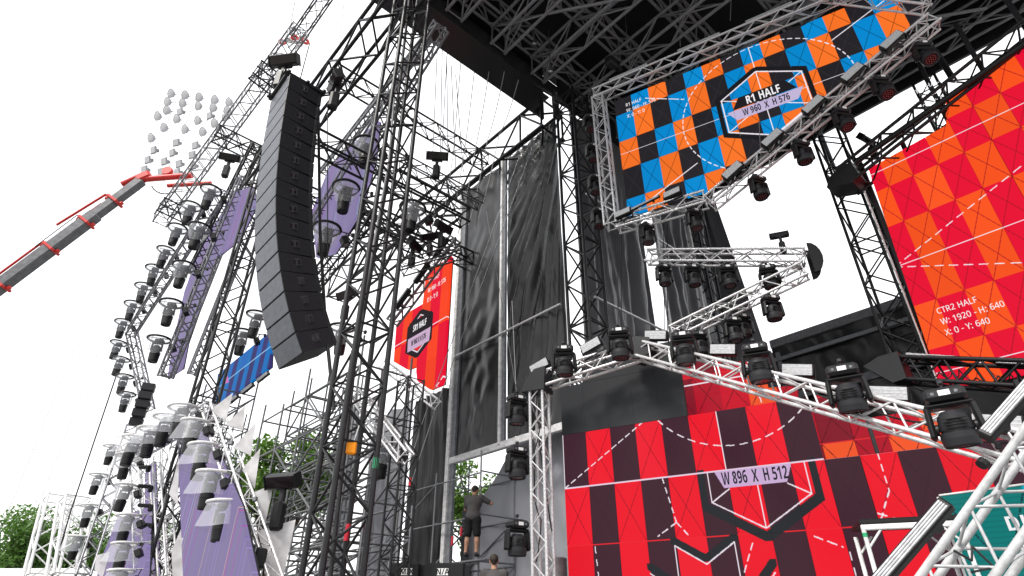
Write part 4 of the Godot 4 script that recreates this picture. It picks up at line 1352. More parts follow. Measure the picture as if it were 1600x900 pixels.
	lines = ["SR1 HALF", "W: 960 - H: 576", "X: 0 - Y: 0"]
	for k in 3: lettering(st, lines[k], Vector3(meet(670, 440, sp, -ALONG).x, meet(670, 440, sp, -ALONG).y - k * 0.34, 0.006), 0.16, white, false, true, 0.62)

	# ---- the small blue screen far left
	var bp := at(420, 520, 19.0)
	px = []
	for q in [[424, 517], [421, 573], [352, 628], [336, 636], [340, 585]]: px.append(meet(q[0], q[1], bp, -ALONG))
	lo = px[0]
	hi2 = px[0]
	for q in px:
		lo = lo.min(q)
		hi2 = hi2.max(q)
	w = ceilf((hi2.x - lo.x) / 0.5) * 0.5
	h = ceilf(hi2.y - lo.y)
	canvas(lo.x, lo.y, w, h, 60.0, Color8(4, 112, 190))
	for i in int(w / 0.5) + 1:
		if i % 2 == 0: paint(lo.x + i * 0.5, lo.y, 0.5, h, Color8(54, 48, 112))
		if i % 3 == 0: paint(lo.x + i * 0.5, lo.y + h * 0.5, 0.5, 1.0, Color8(20, 104, 190))
	ink(Vector2(lo.x, lo.y + h * 0.5), Vector2(lo.x + w, lo.y + h * 0.5), 0.05, Color8(150, 200, 235))
	shape([Vector2(lo.x + w * 0.16, lo.y + h * 0.5), Vector2(lo.x + w * 0.24, lo.y + h * 0.62), Vector2(lo.x + w * 0.3, lo.y + h * 0.42)], Color8(206, 120, 190))
	screen("led_screen", "small blue and violet striped LED screen behind the loudspeaker array", bp, -ALONG, steps(lo.x, 0.5, int(w / 0.5)), steps(lo.y, 1.0, int(h)), glow("blue_picture", 0.95), Rect2(lo.x, lo.y, w, h), PackedVector2Array(px), "LED walls")

	# ---- the purple screens of the left wing
	purple("tall purple LED strip slanting down between the lamp curves and the dark tower", at(340, 400, 17.0), [[393, 292], [398, 318], [372, 372], [336, 402], [310, 478], [290, 535], [282, 575], [262, 588], [268, 545], [288, 455], [313, 386], [366, 300]], 1, 17.0)
	purple("purple LED panel with coloured lines behind the near lamp column", at(340, 800, 11.6), [[278, 706], [302, 668], [330, 690], [372, 790], [396, 905], [286, 905]], 2, 11.6)
	purple("purple LED panel high up, half behind the nearest black tower", at(540, 270, 13.2), [[590, 188], [583, 250], [560, 330], [520, 395], [494, 402], [487, 330], [514, 262]], 3, 13.2)
	purple("small purple LED panel behind the second lamp column at bottom left", at(190, 830, 17.0), [[232, 790], [226, 905], [150, 905], [160, 868], [182, 812]], 4, 17.0)
	purple("narrow purple LED panel beside the silver uprights at bottom left", at(238, 800, 17.5), [[238, 720], [244, 905], [226, 905], [226, 740]], 5, 17.5)

func purple(label: String, p: Vector3, outline_px: Array, sd: int, d: float) -> void:
	var px := PackedVector2Array()
	for q in outline_px: px.append(meet(q[0], q[1], p, -ALONG))
	var lo := px[0]
	var hi := px[0]
	for q in px:
		lo = lo.min(q)
		hi = hi.max(q)
	var w := ceilf((hi.x - lo.x) / 0.5) * 0.5
	var h := ceilf(hi.y - lo.y)
	canvas(lo.x, lo.y, w, h, 60.0, Color8(140, 128, 170))
	var r := RandomNumberGenerator.new()
	r.seed = sd
	for k in int(w * 6):
		var x := lo.x + r.randf() * w
		ink(Vector2(x, lo.y), Vector2(x, lo.y + h), 0.02, [Color8(172, 150, 214), Color8(136, 116, 184), Color8(160, 140, 206)][r.randi() % 3])
	for k in int(w * 1.2) + 2:
		var x := lo.x + r.randf() * w
		ink(Vector2(x, lo.y), Vector2(x + 0.05, lo.y + h), 0.022, [Color8(226, 60, 170), Color8(150, 210, 220), Color8(226, 200, 170), Color8(196, 70, 196)][r.randi() % 4])
	screen("led_screen", label, p, -ALONG, steps(lo.x, 0.5, int(w / 0.5)), steps(lo.y, 1.0, int(h)), glow("purple_picture_%d" % sd, 0.92), Rect2(lo.x, lo.y, w, h), px, "LED walls")

func on_wall(x: float, y: float, out := 0.0) -> Vector3:
	# a point in the plane of the blue and orange screen: x along it, y up, out towards the viewer
	return Vector3(2.95, 0, -12.0) + WALL * x + Vector3(0, y, 0) + Vector3(-0.495, 0, 0.869) * out

func hung_trusses() -> void:
	var alu := {"m": M.aluminium, "w": 0.31, "tube": 0.029, "lace": 0.0135, "pieces": true}
	var out := Vector3(-0.495, 0, 0.869)
	var flat := alu.merged({"side": out})
	# frame of the blue and orange screen
	var g := "silver trusses framing the blue and orange screen"
	truss("frame_truss", "silver truss along the top edge of the blue and orange screen", "truss", g, on_wall(-0.5, 15.25, 0.2), on_wall(7.4, 15.25, 0.2), flat.merged({"n": 26}, true))
	truss("frame_truss", "upright silver truss at the left edge of the blue and orange screen", "truss", g, on_wall(-0.38, 15.1, 0.2), on_wall(-0.38, 10.5, 0.2), flat.merged({"n": 14}, true))
	truss("frame_truss", "short silver truss under the lower left edge of the blue and orange screen", "truss", g, on_wall(-0.25, 10.5, 0.2), on_wall(1.95, 10.45, 0.2), flat.merged({"n": 6}, true))
	truss("frame_truss", "silver truss slanting up along the lower right edge of the blue and orange screen", "truss", g, on_wall(2.0, 10.3, 0.2), on_wall(7.35, 13.25, 0.2), flat.merged({"n": 20}, true))
	truss("frame_truss", "silver truss at the upper right corner of the blue and orange screen", "truss", g, on_wall(5.9, 15.15, 0.35), on_wall(7.35, 13.65, 0.35), flat.merged({"n": 6}, true))
	var top_bars := [[0.0, 1.2], [2.0, 3.2], [3.8, 5.0], [5.4, 6.6]]
	for k in 4: led_bar("%s white light bar from the left on the truss above the blue and orange screen" % ordinal(k), on_wall(top_bars[k][0], 15.5, 0.3), on_wall(top_bars[k][1], 15.5, 0.3), Vector3(-0.3, -0.3, 0.8), 0.10, "light bars above the blue and orange screen")
	led_bar("white light bar under the lower left edge of the blue and orange screen", on_wall(0.05, 10.62, 0.42), on_wall(0.95, 10.80, 0.42), Vector3(-0.3, 0.1, 0.9), 0.07, "light bars above the blue and orange screen")
	# strobes and heads along that frame
	var gs := "strobe lights along the frame of the blue and orange screen"
	var fb := facing(Vector3(-0.62, 0.12, 0.76))
	var slope := 2.95 / 5.35
	var names := ["lowest", "second lowest", "middle", "second highest", "highest"]
	var at_x := [2.75, 3.72, 4.70, 5.62, 6.52]
	var tilt_b := Basis(WALL, WALL.cross(Vector3.UP).cross(WALL), WALL.cross(Vector3.UP).normalized())
	for k in 5:
		var x: float = at_x[k]
		var b := Basis(tilt_b.z.normalized(), atan(slope)) * facing(Vector3(-0.58, -0.05, 0.8))
		strobe_at(on_wall(x, 10.26 + (x - 2.0) * slope, 0.42), b, "%s strobe light on the slanting silver truss of the blue and orange screen" % names[k], gs, 1.0)
	strobe_at(on_wall(0.0, 10.5, 0.40), Basis(tilt_b.z.normalized(), 0.0) * fb, "strobe light at the lower left corner of the blue and orange screen", gs, 0.9)
	strobe_at(on_wall(1.25, 10.62, 0.40), fb, "strobe light under the lower edge of the blue and orange screen", gs, 0.9)
	var gh := "moving heads along the frame of the blue and orange screen"
	var hx := [3.1, 4.15, 5.1, 6.0, 6.95]
	for k in 5:
		var x: float = hx[k]
		head_at(on_wall(x, 10.12 + (x - 2.0) * slope, 0.15), 20.0 - k * 6.0, [-6.0, 5.0, -14.0, -18.0, -20.0][k], "%s moving head under the slanting truss of the blue and orange screen" % names[k], gh, 1.0)
	for k in 4: head_at(on_wall(-0.72, 14.6 - k * 1.12, 0.2), 25.0, [-14.0, 0.0, 6.0, -4.0][k], "%s moving head from the top left of the blue and orange screen" % ordinal(k), gh, 0.95)
	head_at(on_wall(0.45, 10.40, 0.1), 30, 4, "left moving head of the pair under the short truss of the blue screen", gh, 0.95)
	head_at(on_wall(1.6, 10.40, 0.1), 15, -6, "right moving head of the pair under the short truss of the blue screen", gh, 0.95)

	# the arrow shaped truss in mid air
	var apex := at(1262, 402, 10.3)
	var a0 := at(1012, 402, 12.2)
	var a1 := at(1052, 522, 11.8)
	g = "silver trusses of the arrow in mid air"
	truss("arrow_truss", "upper level silver truss of the arrow in mid air", "truss", g, a0, apex - (apex - a0).normalized() * 0.05, alu.merged({"n": 11, "w": 0.26, "h": 0.3}, true))
	truss("arrow_truss", "lower slanting silver truss of the arrow in mid air", "truss", g, a1, apex - Vector3(0, 0.25, 0) - (apex - a1).normalized() * 0.12, alu.merged({"n": 11, "w": 0.26, "h": 0.3}, true))
	var tip := thing("corner_plate", "black rounded corner plate at the tip of the arrow truss", "truss corner", "", apex + Vector3(0.02, -0.1, 0), facing(Vector3(-0.3, 0, 1)))
	var arc := PackedVector2Array()
	for k in 9: arc.append(Vector2(0.30 * cos(-PI / 2 + PI * k / 8.0) * 0.75, 0.36 * sin(-PI / 2 + PI * k / 8.0)))
	part("plate", prism(arc, -0.17, -0.12), M.black_plastic, tip)
	part("plate", prism(arc, 0.12, 0.17), M.black_plastic, tip)
	part("rim", prism(PackedVector2Array([Vector2(0.17, -0.20), Vector2(0.215, -0.02), Vector2(0.215, 0.02), Vector2(0.17, 0.20), Vector2(0.15, 0.20), Vector2(0.15, -0.20)]), -0.12, 0.12), M.grey_plastic, tip)
	gh = "moving heads hung from the arrow truss"
	for k in 4: head_at(a0.lerp(apex, [0.10, 0.30, 0.52, 0.76][k]) - Vector3(0, 0.17, 0), [15.0, 5.0, -5.0, -15.0][k], [0.0, 4.0, -3.0, 5.0][k], "%s moving head from the left under the upper arrow truss" % ordinal(k), gh, 0.92)
	for k in 2: head_at(a1.lerp(apex, [0.42, 0.70][k]) - Vector3(0, 0.30, 0), 10, [-4.0, 3.0][k], ["left moving head under the slanting arrow truss", "right moving head under the slanting arrow truss, against the white sky"][k], gh, 0.95)
	bar_head_at(a0.lerp(apex, 0.88) + Vector3(0, 0.35, 0), yaw(160), "small black moving light bar standing on the arrow truss near its tip", 0.55)

	# the low front truss with its bend
	var b0 := at(842, 598, 11.0)
	var b1 := at(1000, 548, 10.2)
	var b2 := at(1625, 712, 5.75)
	g = "silver trusses above the low red wall"
	truss("front_truss", "short dark silver truss rising to the bend above the grey panels", "truss", g, b0, b1, alu.merged({"n": 7, "w": 0.29, "side": out}, true))
	truss("front_truss", "long silver truss slanting down to the right across the low red wall", "truss", g, b1, b2, alu.merged({"n": 22, "w": 0.29, "side": out}, true))
	var bend := thing("corner_plate", "dark plates at the bend of the low front truss", "truss corner", "", b1, facing(out))
	for z in [-0.19, 0.19]: part("plate", prism(PackedVector2Array([Vector2(-0.26, -0.12), Vector2(0.0, -0.24), Vector2(0.26, -0.16), Vector2(0.26, 0.14), Vector2(0, 0.22), Vector2(-0.26, 0.2)]), z - 0.02, z + 0.02), M.grey_plastic, bend)
	truss("upright_truss", "upright silver truss left of the red wall carrying three moving heads", "truss", "", b0 * Vector3(1, 0, 1) + Vector3(0, 1.3, 0), b0 - Vector3(0, 0.1, 0), alu.merged({"n": 16, "w": 0.27, "side": out}, true))
	var cap := thing("corner_plate", "dark box corner where the upright truss meets the low front truss", "truss corner", "", b0, facing(out))
	part("plate", prism(PackedVector2Array([Vector2(-0.30, -0.20), Vector2(0.2, -0.22), Vector2(0.24, 0.24), Vector2(0.0, 0.22), Vector2(-0.2, 0.02)]), -0.2, 0.2), M.grey_plastic, cap)
	g = "strobe lights on the low front truss"
	gh = "moving heads on the low front truss"
	var sx := [[848, 570, 11.0], [928, 538, 10.5], [1023, 524, 10.1], [1127, 546, 9.2], [1242, 578, 8.2], [1382, 614, 7.2], [1548, 660, 6.1]]
	for k in sx.size():
		var q := at(sx[k][0], sx[k][1], sx[k][2] - 0.12)
		var b := facing(Vector3(-0.5, -0.12, 0.85)) * Basis(Vector3.BACK, 0.30 if k < 2 else -0.22)
		strobe_at(q - Vector3(0, 0.17, 0), b, "%s strobe light from the left on the low front truss" % ordinal(k), g, 0.88)
	var mx := [[880, 536, 10.7, -2.0], [965, 508, 10.1, -8.0], [1064, 514, 9.6, -14.0], [1176, 532, 8.5, -22.0], [1311, 564, 7.35, -30.0], [1468, 598, 6.25, -36.0]]
	for k in mx.size():
		var q := at(mx[k][0], mx[k][1], mx[k][2] - 0.55)
		head_at(q, mx[k][3], [6.0, 3.0, 8.0, 5.0, 10.0, 8.0][k], "%s moving head from the left on the low front truss" % ordinal(k), gh, 1.0)
	for k in 3: head_at(at(808, [612, 692, 806][k], 11.0), 30, [5.0, 0.0, 3.0][k], "%s moving head from the top on the upright truss left of the red wall" % ordinal(k), "moving heads on the upright truss", 1.0)
	head_at(at(1157, 488, 11.5), 10, 0, "moving head hung behind the bend between arrow truss and front truss", gh, 0.9)
	head_at(at(1090, 515, 11.6), 10, 0, "dark moving head behind the third strobe of the front truss", gh, 0.9)

	# the black frame of the big red screen
	var blk := {"m": M.black_paint, "w": 0.55, "tube": 0.042, "lace": 0.021, "pieces": true, "side": -BACK}
	g = "black trusses framing the big red screen"
	var c0 := at(1322, 285, 11.0)
	var c1 := at(1640, 35, 8.0)
	truss("frame_truss", "black truss slanting up along the top of the big red and orange screen", "truss", g, c0, c1, blk.merged({"n": 12}, true))
	tube("pipe", "thick black pipe on the slanting frame of the big red screen", "pipe", "", at(1335, 255, 10.6), at(1620, 55, 7.9), 0.07, M.black_plastic)
	var kn := thing("corner_plate", "black faceted corner where the tower meets the slanting frame of the big red screen", "truss corner", "", c0, facing(-BACK))
	part("plate", prism(PackedVector2Array([Vector2(-0.36, -0.1), Vector2(0.2, -0.30), Vector2(0.36, -0.1), Vector2(0.3, 0.26), Vector2(0.1, 0.3), Vector2(-0.24, 0.14)]), -0.3, 0.3), M.black_paint, kn)
	var d0 := at(1402, 578, 10.6)
	var d1 := at(1640, 590, 8.8)
	truss("frame_truss", "black truss along the bottom of the big red screen", "truss", g, d0, d1, blk.merged({"n": 8, "w": 0.42, "h": 0.42}, true))
	var k2 := thing("corner_plate", "grey faceted corner box at the bottom left of the big red screen", "truss corner", "", d0 + Vector3(-0.1, -0.02, 0), facing(-BACK))
	part("plate", prism(PackedVector2Array([Vector2(-0.40, 0.15), Vector2(0.0, -0.30), Vector2(0.24, -0.28), Vector2(0.24, 0.26), Vector2(-0.1, 0.26)]), -0.24, 0.24), M.grey_plastic, k2)
	led_bar("white light bar at the bottom left of the big red screen, the left one", at(1414, 556, 10.4), at(1500, 562, 9.8), Vector3(-0.4, 0.1, 0.9), 0.11, "light bars under the big red screen")
	led_bar("grey light bar at the bottom right of the big red screen, the right one", at(1556, 566, 9.3), at(1640, 570, 8.8), Vector3(-0.4, 0.1, 0.9), 0.11, "light bars under the big red screen")
	bar_head_at(at(1362, 232, 11.0), yaw(-150), "black moving light bar above the corner of the big red screen", 0.75)
	tube("strut", "dark slanting steel strut against the sky below the back edge of the roof", "steel tube", "", at(1275, 190, 13.2), at(1318, 300, 11.9), 0.055, M.grey_paint)
	tube("strut", "dark thick strut at the top right under the roof", "steel tube", "", at(1462, 80, 10.6), at(1490, 125, 9.4), 0.07, M.black_paint)

	# rear and side trusses of the roof structure
	var big := {"m": M.black_paint, "w": 1.0, "h": 1.3, "tube": 0.065, "lace": 0.040, "pieces": true}
	var rr := TOWER + Vector3(0, 16.6, 0)
	truss("bridge_truss", "long black truss from the corner tower down to the left across the sky", "truss", "black bridge trusses", rr + ALONG * 0.3, rr + ALONG * 15.5, big.merged({"n": 14}, true))
	truss("bridge_truss", "black truss at upper left from which the loudspeakers hang", "truss", "black bridge trusses", HANG - ALONG * 4.5, HANG + ALONG * 7.3, big.merged({"n": 16, "w": 0.6, "h": 0.66, "tube": 0.044, "lace": 0.024}, true))
	var thin := {"m": M.black_paint, "w": 0.42, "h": 0.5, "tube": 0.036, "lace": 0.018, "pieces": false, "n": 18}
	var q := rr + ALONG * 3.9 + Vector3(0, 0.5, 0)
	truss("cross_truss", "slim black truss crossing the sky behind the nearest tower", "truss", "slim cross trusses", q, q - BACK * 6.3, thin.merged({"n": 13}, true))
	q = rr + ALONG * 4.6 - Vector3(0, 3.6, 0)
	truss("cross_truss", "slim black truss low behind the nearest tower, under the long bridge truss", "truss", "slim cross trusses", q, q - BACK * 5.0, thin.merged({"n": 10}, true))
	q = HANG + ALONG * 7.0
	truss("cross_truss", "slim black truss behind the top of the loudspeaker array", "truss", "slim cross trusses", q, q + BACK * 6.0, thin.merged({"n": 12}, true))
	q = HANG + ALONG * 3.4 - Vector3(0, 1.1, 0)
	truss("cross_truss", "short black truss behind the second light bar, beside the array", "truss", "slim cross trusses", q, q + BACK * 5.0, thin.merged({"n": 12}, true))

func line_array() -> void:
	# a curved column of loudspeaker cabinets hung from a bumper frame
	var e := at(455, 116, 9.0)
	var t := thing("line_array", "long curved column of black loudspeaker cabinets hanging at the left", "loudspeakers", "", e, facing(-BACK))
	# local axes: +x to the right along the stage, +y up, +z out of the grille
	var w := 1.12
	var h := 0.405
	var d := 0.80
	var back := 0.86
	var top := Vector3.ZERO              # upper front right corner of the next cabinet
	for k in 16:
		var tilt := deg_to_rad(4.0 + 27.0 * pow(k / 15.0, 2.0))
		var b := Basis(Vector3.RIGHT, tilt)
		var body := hull([
			[Vector3(0, 0, 0), Vector3(-w, 0, 0), Vector3(-w, -h, 0), Vector3(0, -h, 0)],
			[Vector3(0, 0, 0), Vector3(0, -h, 0), Vector3(-(w - back) / 2, -h + 0.03, -d), Vector3(-(w - back) / 2, -0.03, -d)],
			[Vector3(-w, 0, 0), Vector3(-w, -h, 0), Vector3(-(w + back) / 2, -h + 0.03, -d), Vector3(-(w + back) / 2, -0.03, -d)],
			[Vector3(-(w - back) / 2, -0.03, -d), Vector3(-(w - back) / 2, -h + 0.03, -d), Vector3(-(w + back) / 2, -h + 0.03, -d), Vector3(-(w + back) / 2, -0.03, -d)],
			[Vector3(0, 0, 0), Vector3(-w, 0, 0), Vector3(-(w + back) / 2, -0.03, -d), Vector3(-(w - back) / 2, -0.03, -d)],
			[Vector3(0, -h, 0), Vector3(-w, -h, 0), Vector3(-(w + back) / 2, -h + 0.03, -d), Vector3(-(w - back) / 2, -h + 0.03, -d)]])
		var c := part("cabinet", body, M.cabinet_paint, t, Transform3D(b, top))
		part("grille", block(Vector3(w - 0.05, h - 0.022, 0.025), 0.008), M.grille_mesh, c, Transform3D(Basis.IDENTITY, Vector3(-w / 2, -h / 2, 0.012)))
		part("trim", block(Vector3(0.028, h - 0.02, 0.035), 0.008), M.black_plastic, c, Transform3D(Basis.IDENTITY, Vector3(-0.012, -h / 2, 0.010)))
		var ang := atan2((w - back) / 2, d)
		var sb := Basis(Vector3.UP, -ang) * Basis(Vector3.UP, PI / 2)
		var mid := Vector3(-(w - back) / 4 + 0.02, -h / 2 + 0.02, -d * 0.42)
		part("handle_pocket", block(Vector3(0.19, 0.16, 0.012), 0.004), M.grey_plastic, c, Transform3D(sb, mid))
		part("handle_opening", block(Vector3(0.055, 0.10, 0.012), 0.004), M.dark_lens, c, Transform3D(sb, mid + sb * Vector3(-0.045, 0.0, 0.006)))
		part("handle_opening", block(Vector3(0.055, 0.10, 0.012), 0.004), M.dark_lens, c, Transform3D(sb, mid + sb * Vector3(0.045, 0.0, 0.006)))
		part("rigging_plate", block(Vector3(0.05, h - 0.01, 0.03), 0.006), M.black_plastic, c, Transform3D(sb, Vector3(-(w - back) / 2 + 0.01, -h / 2, -d + 0.06)))
		top += b * Vector3(0, -h - 0.008, 0)
	var st := new_st()
	for x in [-0.1, -w + 0.1]: add_box(st, Vector3(0.08, 0.09, 1.0), Transform3D(Basis.IDENTITY, Vector3(x, 0.08, -0.35)), 0.01)
	for z in [0.05, -0.4, -0.8]: add_box(st, Vector3(w, 0.07, 0.08), Transform3D(Basis.IDENTITY, Vector3(-w / 2, 0.085, z)), 0.01)
	part("bumper_frame", st.commit(), M.black_paint, t)
	var top_w := e + facing(-BACK) * Vector3(-w / 2, 0.12, -0.35)
	cable("hoist chain above the loudspeaker array", [top_w, top_w + Vector3(0, 1.8, 0)], 0.014, M.cable_black)
	bar_head_at(at(440, 118, 9.6), facing(Vector3(-0.15, 0, 1)) , "black moving light bar on a leaning arm above the loudspeaker array", 1.05)
	bar_head_at(at(523, 150, 9.4), facing(Vector3(-0.9, 0, 0.5)), "black moving light bar right beside the top of the loudspeaker array", 0.95)
	bar_head_at(at(682, 262, 12.0), facing(Vector3(0.1, 0, 1)), "black moving light bar against the sky left of the long bridge truss", 0.85)
	bar_head_at(at(690, 372, 13.0), facing(Vector3(0.8, 0, 0.7)), "black moving light bar on the frame above the small red screen, the right one", 0.8)
	bar_head_at(at(672, 385, 13.2), facing(Vector3(-0.2, 0, 0.7)), "black moving light bar on the frame above the small red screen, the middle one", 0.7)
	bar_head_at(at(644, 400, 13.2), facing(Vector3(0.8, 0, 0.3)), "black moving light bar on the frame above the small red screen, the left one", 0.8)
	bar_head_at(at(437, 790, 11.5), facing(Vector3(-0.3, 0, 1)), "black covered moving light bar in front of the green tree at lower left", 1.0)
	bar_head_at(at(355, 262, 15.0), facing(Vector3(0.3, 0, 1)), "pale moving light bar at the top of the inner lamp curve", 0.95)
	bar_head_at(at(540, 480, 13.0), facing(Vector3(-0.6, 0, 1)), "black moving light bar right of the array's lower half", 0.8)

func left_wing() -> void:
	# curves of lamps in clear covers on silver trusses
	var g := "lamps in clear covers"
	var curve := [[330, 297, 16.0], [299, 322, 17.2], [278, 357, 18.4], [260, 391, 19.5], [242, 419, 20.6], [225, 447, 21.6], [208, 475, 22.6], [193, 503, 23.6], [186, 536, 24.2], [190, 561, 24.2], [195, 588, 24.2], [198, 616, 24.2]]
	for k in curve.size():
		var c: Array = curve[k]
		domed_at(at(c[0], c[1], c[2]), 25, false, "%s clear covered lamp from the top on the long outer curve" % ordinal(k), g, 0.98)
	curve = [[313, 356, 15.5], [288, 416, 16.2], [268, 474, 16.8], [249, 530, 17.4]]
	for k in curve.size():
		var c: Array = curve[k]
		domed_at(at(c[0], c[1], c[2]), 20, false, "%s clear covered lamp from the top beside the tall purple strip" % ordinal(k), g, 1.0)
	var singles := [[572, 226, 12.0, "clear covered lamp against the upper purple panel, half behind the nearest tower"], [541, 293, 12.2, "clear covered lamp in front of the middle of the upper purple panel"], [511, 357, 12.4, "clear covered lamp right beside the middle of the loudspeaker array"], [645, 325, 12.8, "clear covered lamp right of the nearest tower, above the small red screen"], [403, 492, 17.0, "clear covered lamp above the small blue screen"], [535, 512, 15.0, "clear covered lamp right of the lowest loudspeaker cabinets"], [380, 520, 18.0, "clear covered lamp left of its twin above the small blue screen"]]
	for s in singles: domed_at(at(s[0], s[1], s[2]), 30, false, s[3], g, 1.0)
	var near := [[286, 637, 12.6], [262, 652, 13.2], [238, 670, 13.8], [212, 685, 14.4]]
	for k in near.size():
		var c: Array = near[k]
		domed_at(at(c[0], c[1], c[2]), 10, true, "%s clear skirted lamp from the right on the arm running down to the left" % ordinal(k), g, 0.92)
	near = [[307, 660, 12.2], [319, 697, 11.9], [333, 739, 11.6], [351, 785, 11.3]]
	for k in near.size():
		var c: Array = near[k]
		domed_at(at(c[0], c[1], c[2]), -10, true, "%s clear skirted lamp from the top on the near white truss" % ordinal(k), g, 0.92)
	near = [[200, 711, 15.6], [199, 759, 15.2], [201, 806, 14.8], [195, 850, 14.4], [190, 892, 14.2]]
	for k in near.size():
		var c: Array = near[k]
		domed_at(at(c[0], c[1], c[2]), 0, true, "%s clear skirted lamp from the top on the middle silver upright" % ordinal(k), g, 0.84)
	near = [[176, 697, 21.0], [155, 742, 20.8], [140, 790, 20.0], [124, 838, 19.5]]
	for k in near.size():
		var c: Array = near[k]
		domed_at(at(c[0], c[1], c[2]), 10, true, "%s clear skirted lamp from the top on the leftmost silver truss" % ordinal(k), g, 0.9)
	domed_at(at(600, 695, 12.5), 20, true, "clear skirted lamp hanging low behind the nearest black tower", g, 0.95)

	var s := {"m": M.aluminium, "w": 0.30, "tube": 0.025, "lace": 0.012, "pieces": true}
	var f := {"m": M.dull_aluminium, "w": 0.36, "tube": 0.036, "lace": 0.021, "pieces": false}
	var gt := "silver trusses of the left wing"
	truss("wing_truss", "near white truss slanting down to the right with skirted lamps on it", "truss", gt, at(332, 640, 12.4), at(424, 915, 10.7), s.merged({"n": 13, "w": 0.28}, true))
	truss("wing_truss", "white truss arm slanting down to the left behind the skirted lamps", "truss", gt, at(330, 640, 12.8), at(205, 712, 15.0), s.merged({"n": 10, "w": 0.28}, true))
	truss("wing_truss", "silver upright with dark clamps at lower left", "truss", gt, at(228, 905, 15.0), at(216, 690, 16.0), s.merged({"n": 12}, true))
	truss("wing_truss", "thin silver upright right of the one with dark clamps", "truss", gt, at(262, 905, 14.5), at(250, 690, 15.4), s.merged({"n": 14, "w": 0.26}, true))
	truss("wing_truss", "leftmost silver truss slanting from the lamps down to the trees", "truss", gt, at(128, 905, 19.0), at(205, 670, 22.0), f.merged({"n": 16}, true))
	truss("wing_truss", "silver truss behind the long outer curve of lamps, upper half", "truss", gt, at(345, 300, 16.3), at(205, 520, 23.8), f.merged({"n": 26}, true))
	truss("wing_truss", "silver truss behind the outer curve of lamps, lower half", "truss", gt, at(206, 520, 24.3), at(232, 640, 24.3), f.merged({"n": 10}, true))
	truss("wing_truss", "silver truss along the left edge of the tall purple strip", "truss", gt, at(382, 280, 16.4), at(258, 590, 17.6), f.merged({"n": 26}, true))
	truss("wing_truss", "silver truss along the right edge of the tall purple strip", "truss", gt, at(404, 318, 17.2), at(300, 585, 17.6), f.merged({"n": 24, "w": 0.22}, true))
	truss("wing_truss", "pale high truss leading up to the crane jib at upper left", "truss", gt, at(470, 45, 15.5), at(250, 345, 22.5), f.merged({"n": 34, "w": 0.6, "tube": 0.035}, true))
	truss("wing_truss", "pale truss above the upper purple panel behind the nearest tower", "truss", gt, at(690, 40, 9.8), at(430, 455, 16.5), f.merged({"n": 34, "w": 0.36}, true))
	truss("wing_truss", "thin pale truss beside the top of the upper purple panel", "truss", gt, at(668, 60, 11.0), at(505, 270, 15.0), f.merged({"n": 22, "w": 0.22, "m": M.galvanised}, true))
	truss("wing_truss", "silver truss with light bars slanting above the small red screen", "truss", gt, at(712, 372, 14.6), at(612, 505, 15.6), f.merged({"n": 12, "w": 0.26}, true))
	truss("wing_truss", "silver truss slanting down to the right below the small red screen", "truss", gt, at(600, 570, 14.8), at(682, 632, 14.4), s.merged({"n": 7, "w": 0.24}, true))
	truss("wing_truss", "silver truss lying aslant behind the nearest tower at mid height", "truss", gt, at(560, 618, 12.2), at(634, 716, 11.6), s.merged({"n": 7, "w": 0.26}, true))
	truss("wing_truss", "dark truss bundle right of the array between it and the nearest tower", "truss", gt, at(580, 330, 14.0), at(470, 470, 16.5), f.merged({"n": 16, "m": M.dark_galvanised, "w": 0.4}, true))
	truss("wing_truss", "black ladder truss against the sky at the top left of the array", "truss", gt, at(398, 108, 15.5), at(440, 140, 16.3), f.merged({"n": 5, "m": M.black_paint, "w": 0.8, "h": 0.4}, true))
	truss("wing_truss", "black ladder truss against the sky left of the upper array", "truss", gt, at(336, 208, 17.5), at(412, 245, 18.8), f.merged({"n": 6, "m": M.black_paint, "w": 0.7, "h": 0.4}, true))
	truss("wing_truss", "grey ladder truss against the sky at the top of the outer lamp curve", "truss", gt, at(250, 318, 21.0), at(300, 342, 22.0), f.merged({"n": 5, "m": M.dark_galvanised, "w": 0.6, "h": 0.4}, true))
	truss("wing_truss", "dark truss rising behind the tall purple strip beside the array", "truss", gt, at(300, 430, 18.5), at(402, 225, 16.5), f.merged({"n": 18, "m": M.black_paint, "w": 0.34}, true))
	truss("wing_truss", "thin dark truss under the moving light bar left of the bridge truss", "truss", gt, at(628, 252, 12.0), at(752, 318, 12.4), f.merged({"n": 8, "m": M.dark_galvanised, "w": 0.3, "tube": 0.022, "lace": 0.012}, true))
	truss("wing_truss", "dark truss across the gap under the three black light bars", "truss", gt, at(626, 420, 13.2), at(722, 392, 13.0), f.merged({"n": 7, "m": M.black_paint, "w": 0.3, "tube": 0.022, "lace": 0.012}, true))
	# light bars on the frame above the small red screen, and beside the blue one
	for k in 3: led_bar("%s black light bar from the top above the small red screen" % ordinal(k), at(700 - k * 30, 372 + k * 40, 14.0), at(678 - k * 30, 402 + k * 40, 14.3), Vector3(-0.8, 0.2, 0.6), 0.16, "light bars around the small screens")
	for k in 3: led_bar("%s white light bar from the right under the small blue screen" % ordinal(k), at(420 - k * 24, 582 + k * 18, 18.4), at(402 - k * 24, 596 + k * 18, 18.6), Vector3(-0.3, -0.2, 0.9), 0.14, "light bars around the small screens")
	# white scenic plates sticking out of the near truss
	var tri := [[[330, 640], [364, 614], [352, 662]], [[352, 664], [383, 634], [380, 672]], [[364, 700], [400, 660], [392, 712]], [[378, 734], [407, 700], [398, 764]], [[392, 772], [428, 756], [414, 820]], [[402, 830], [462, 812], [442, 905], [424, 905]], [[272, 745], [280, 712], [278, 790], [264, 772]], [[268, 860], [286, 820], [288, 905], [270, 905]], [[150, 868], [172, 862], [160, 905], [148, 890]]]
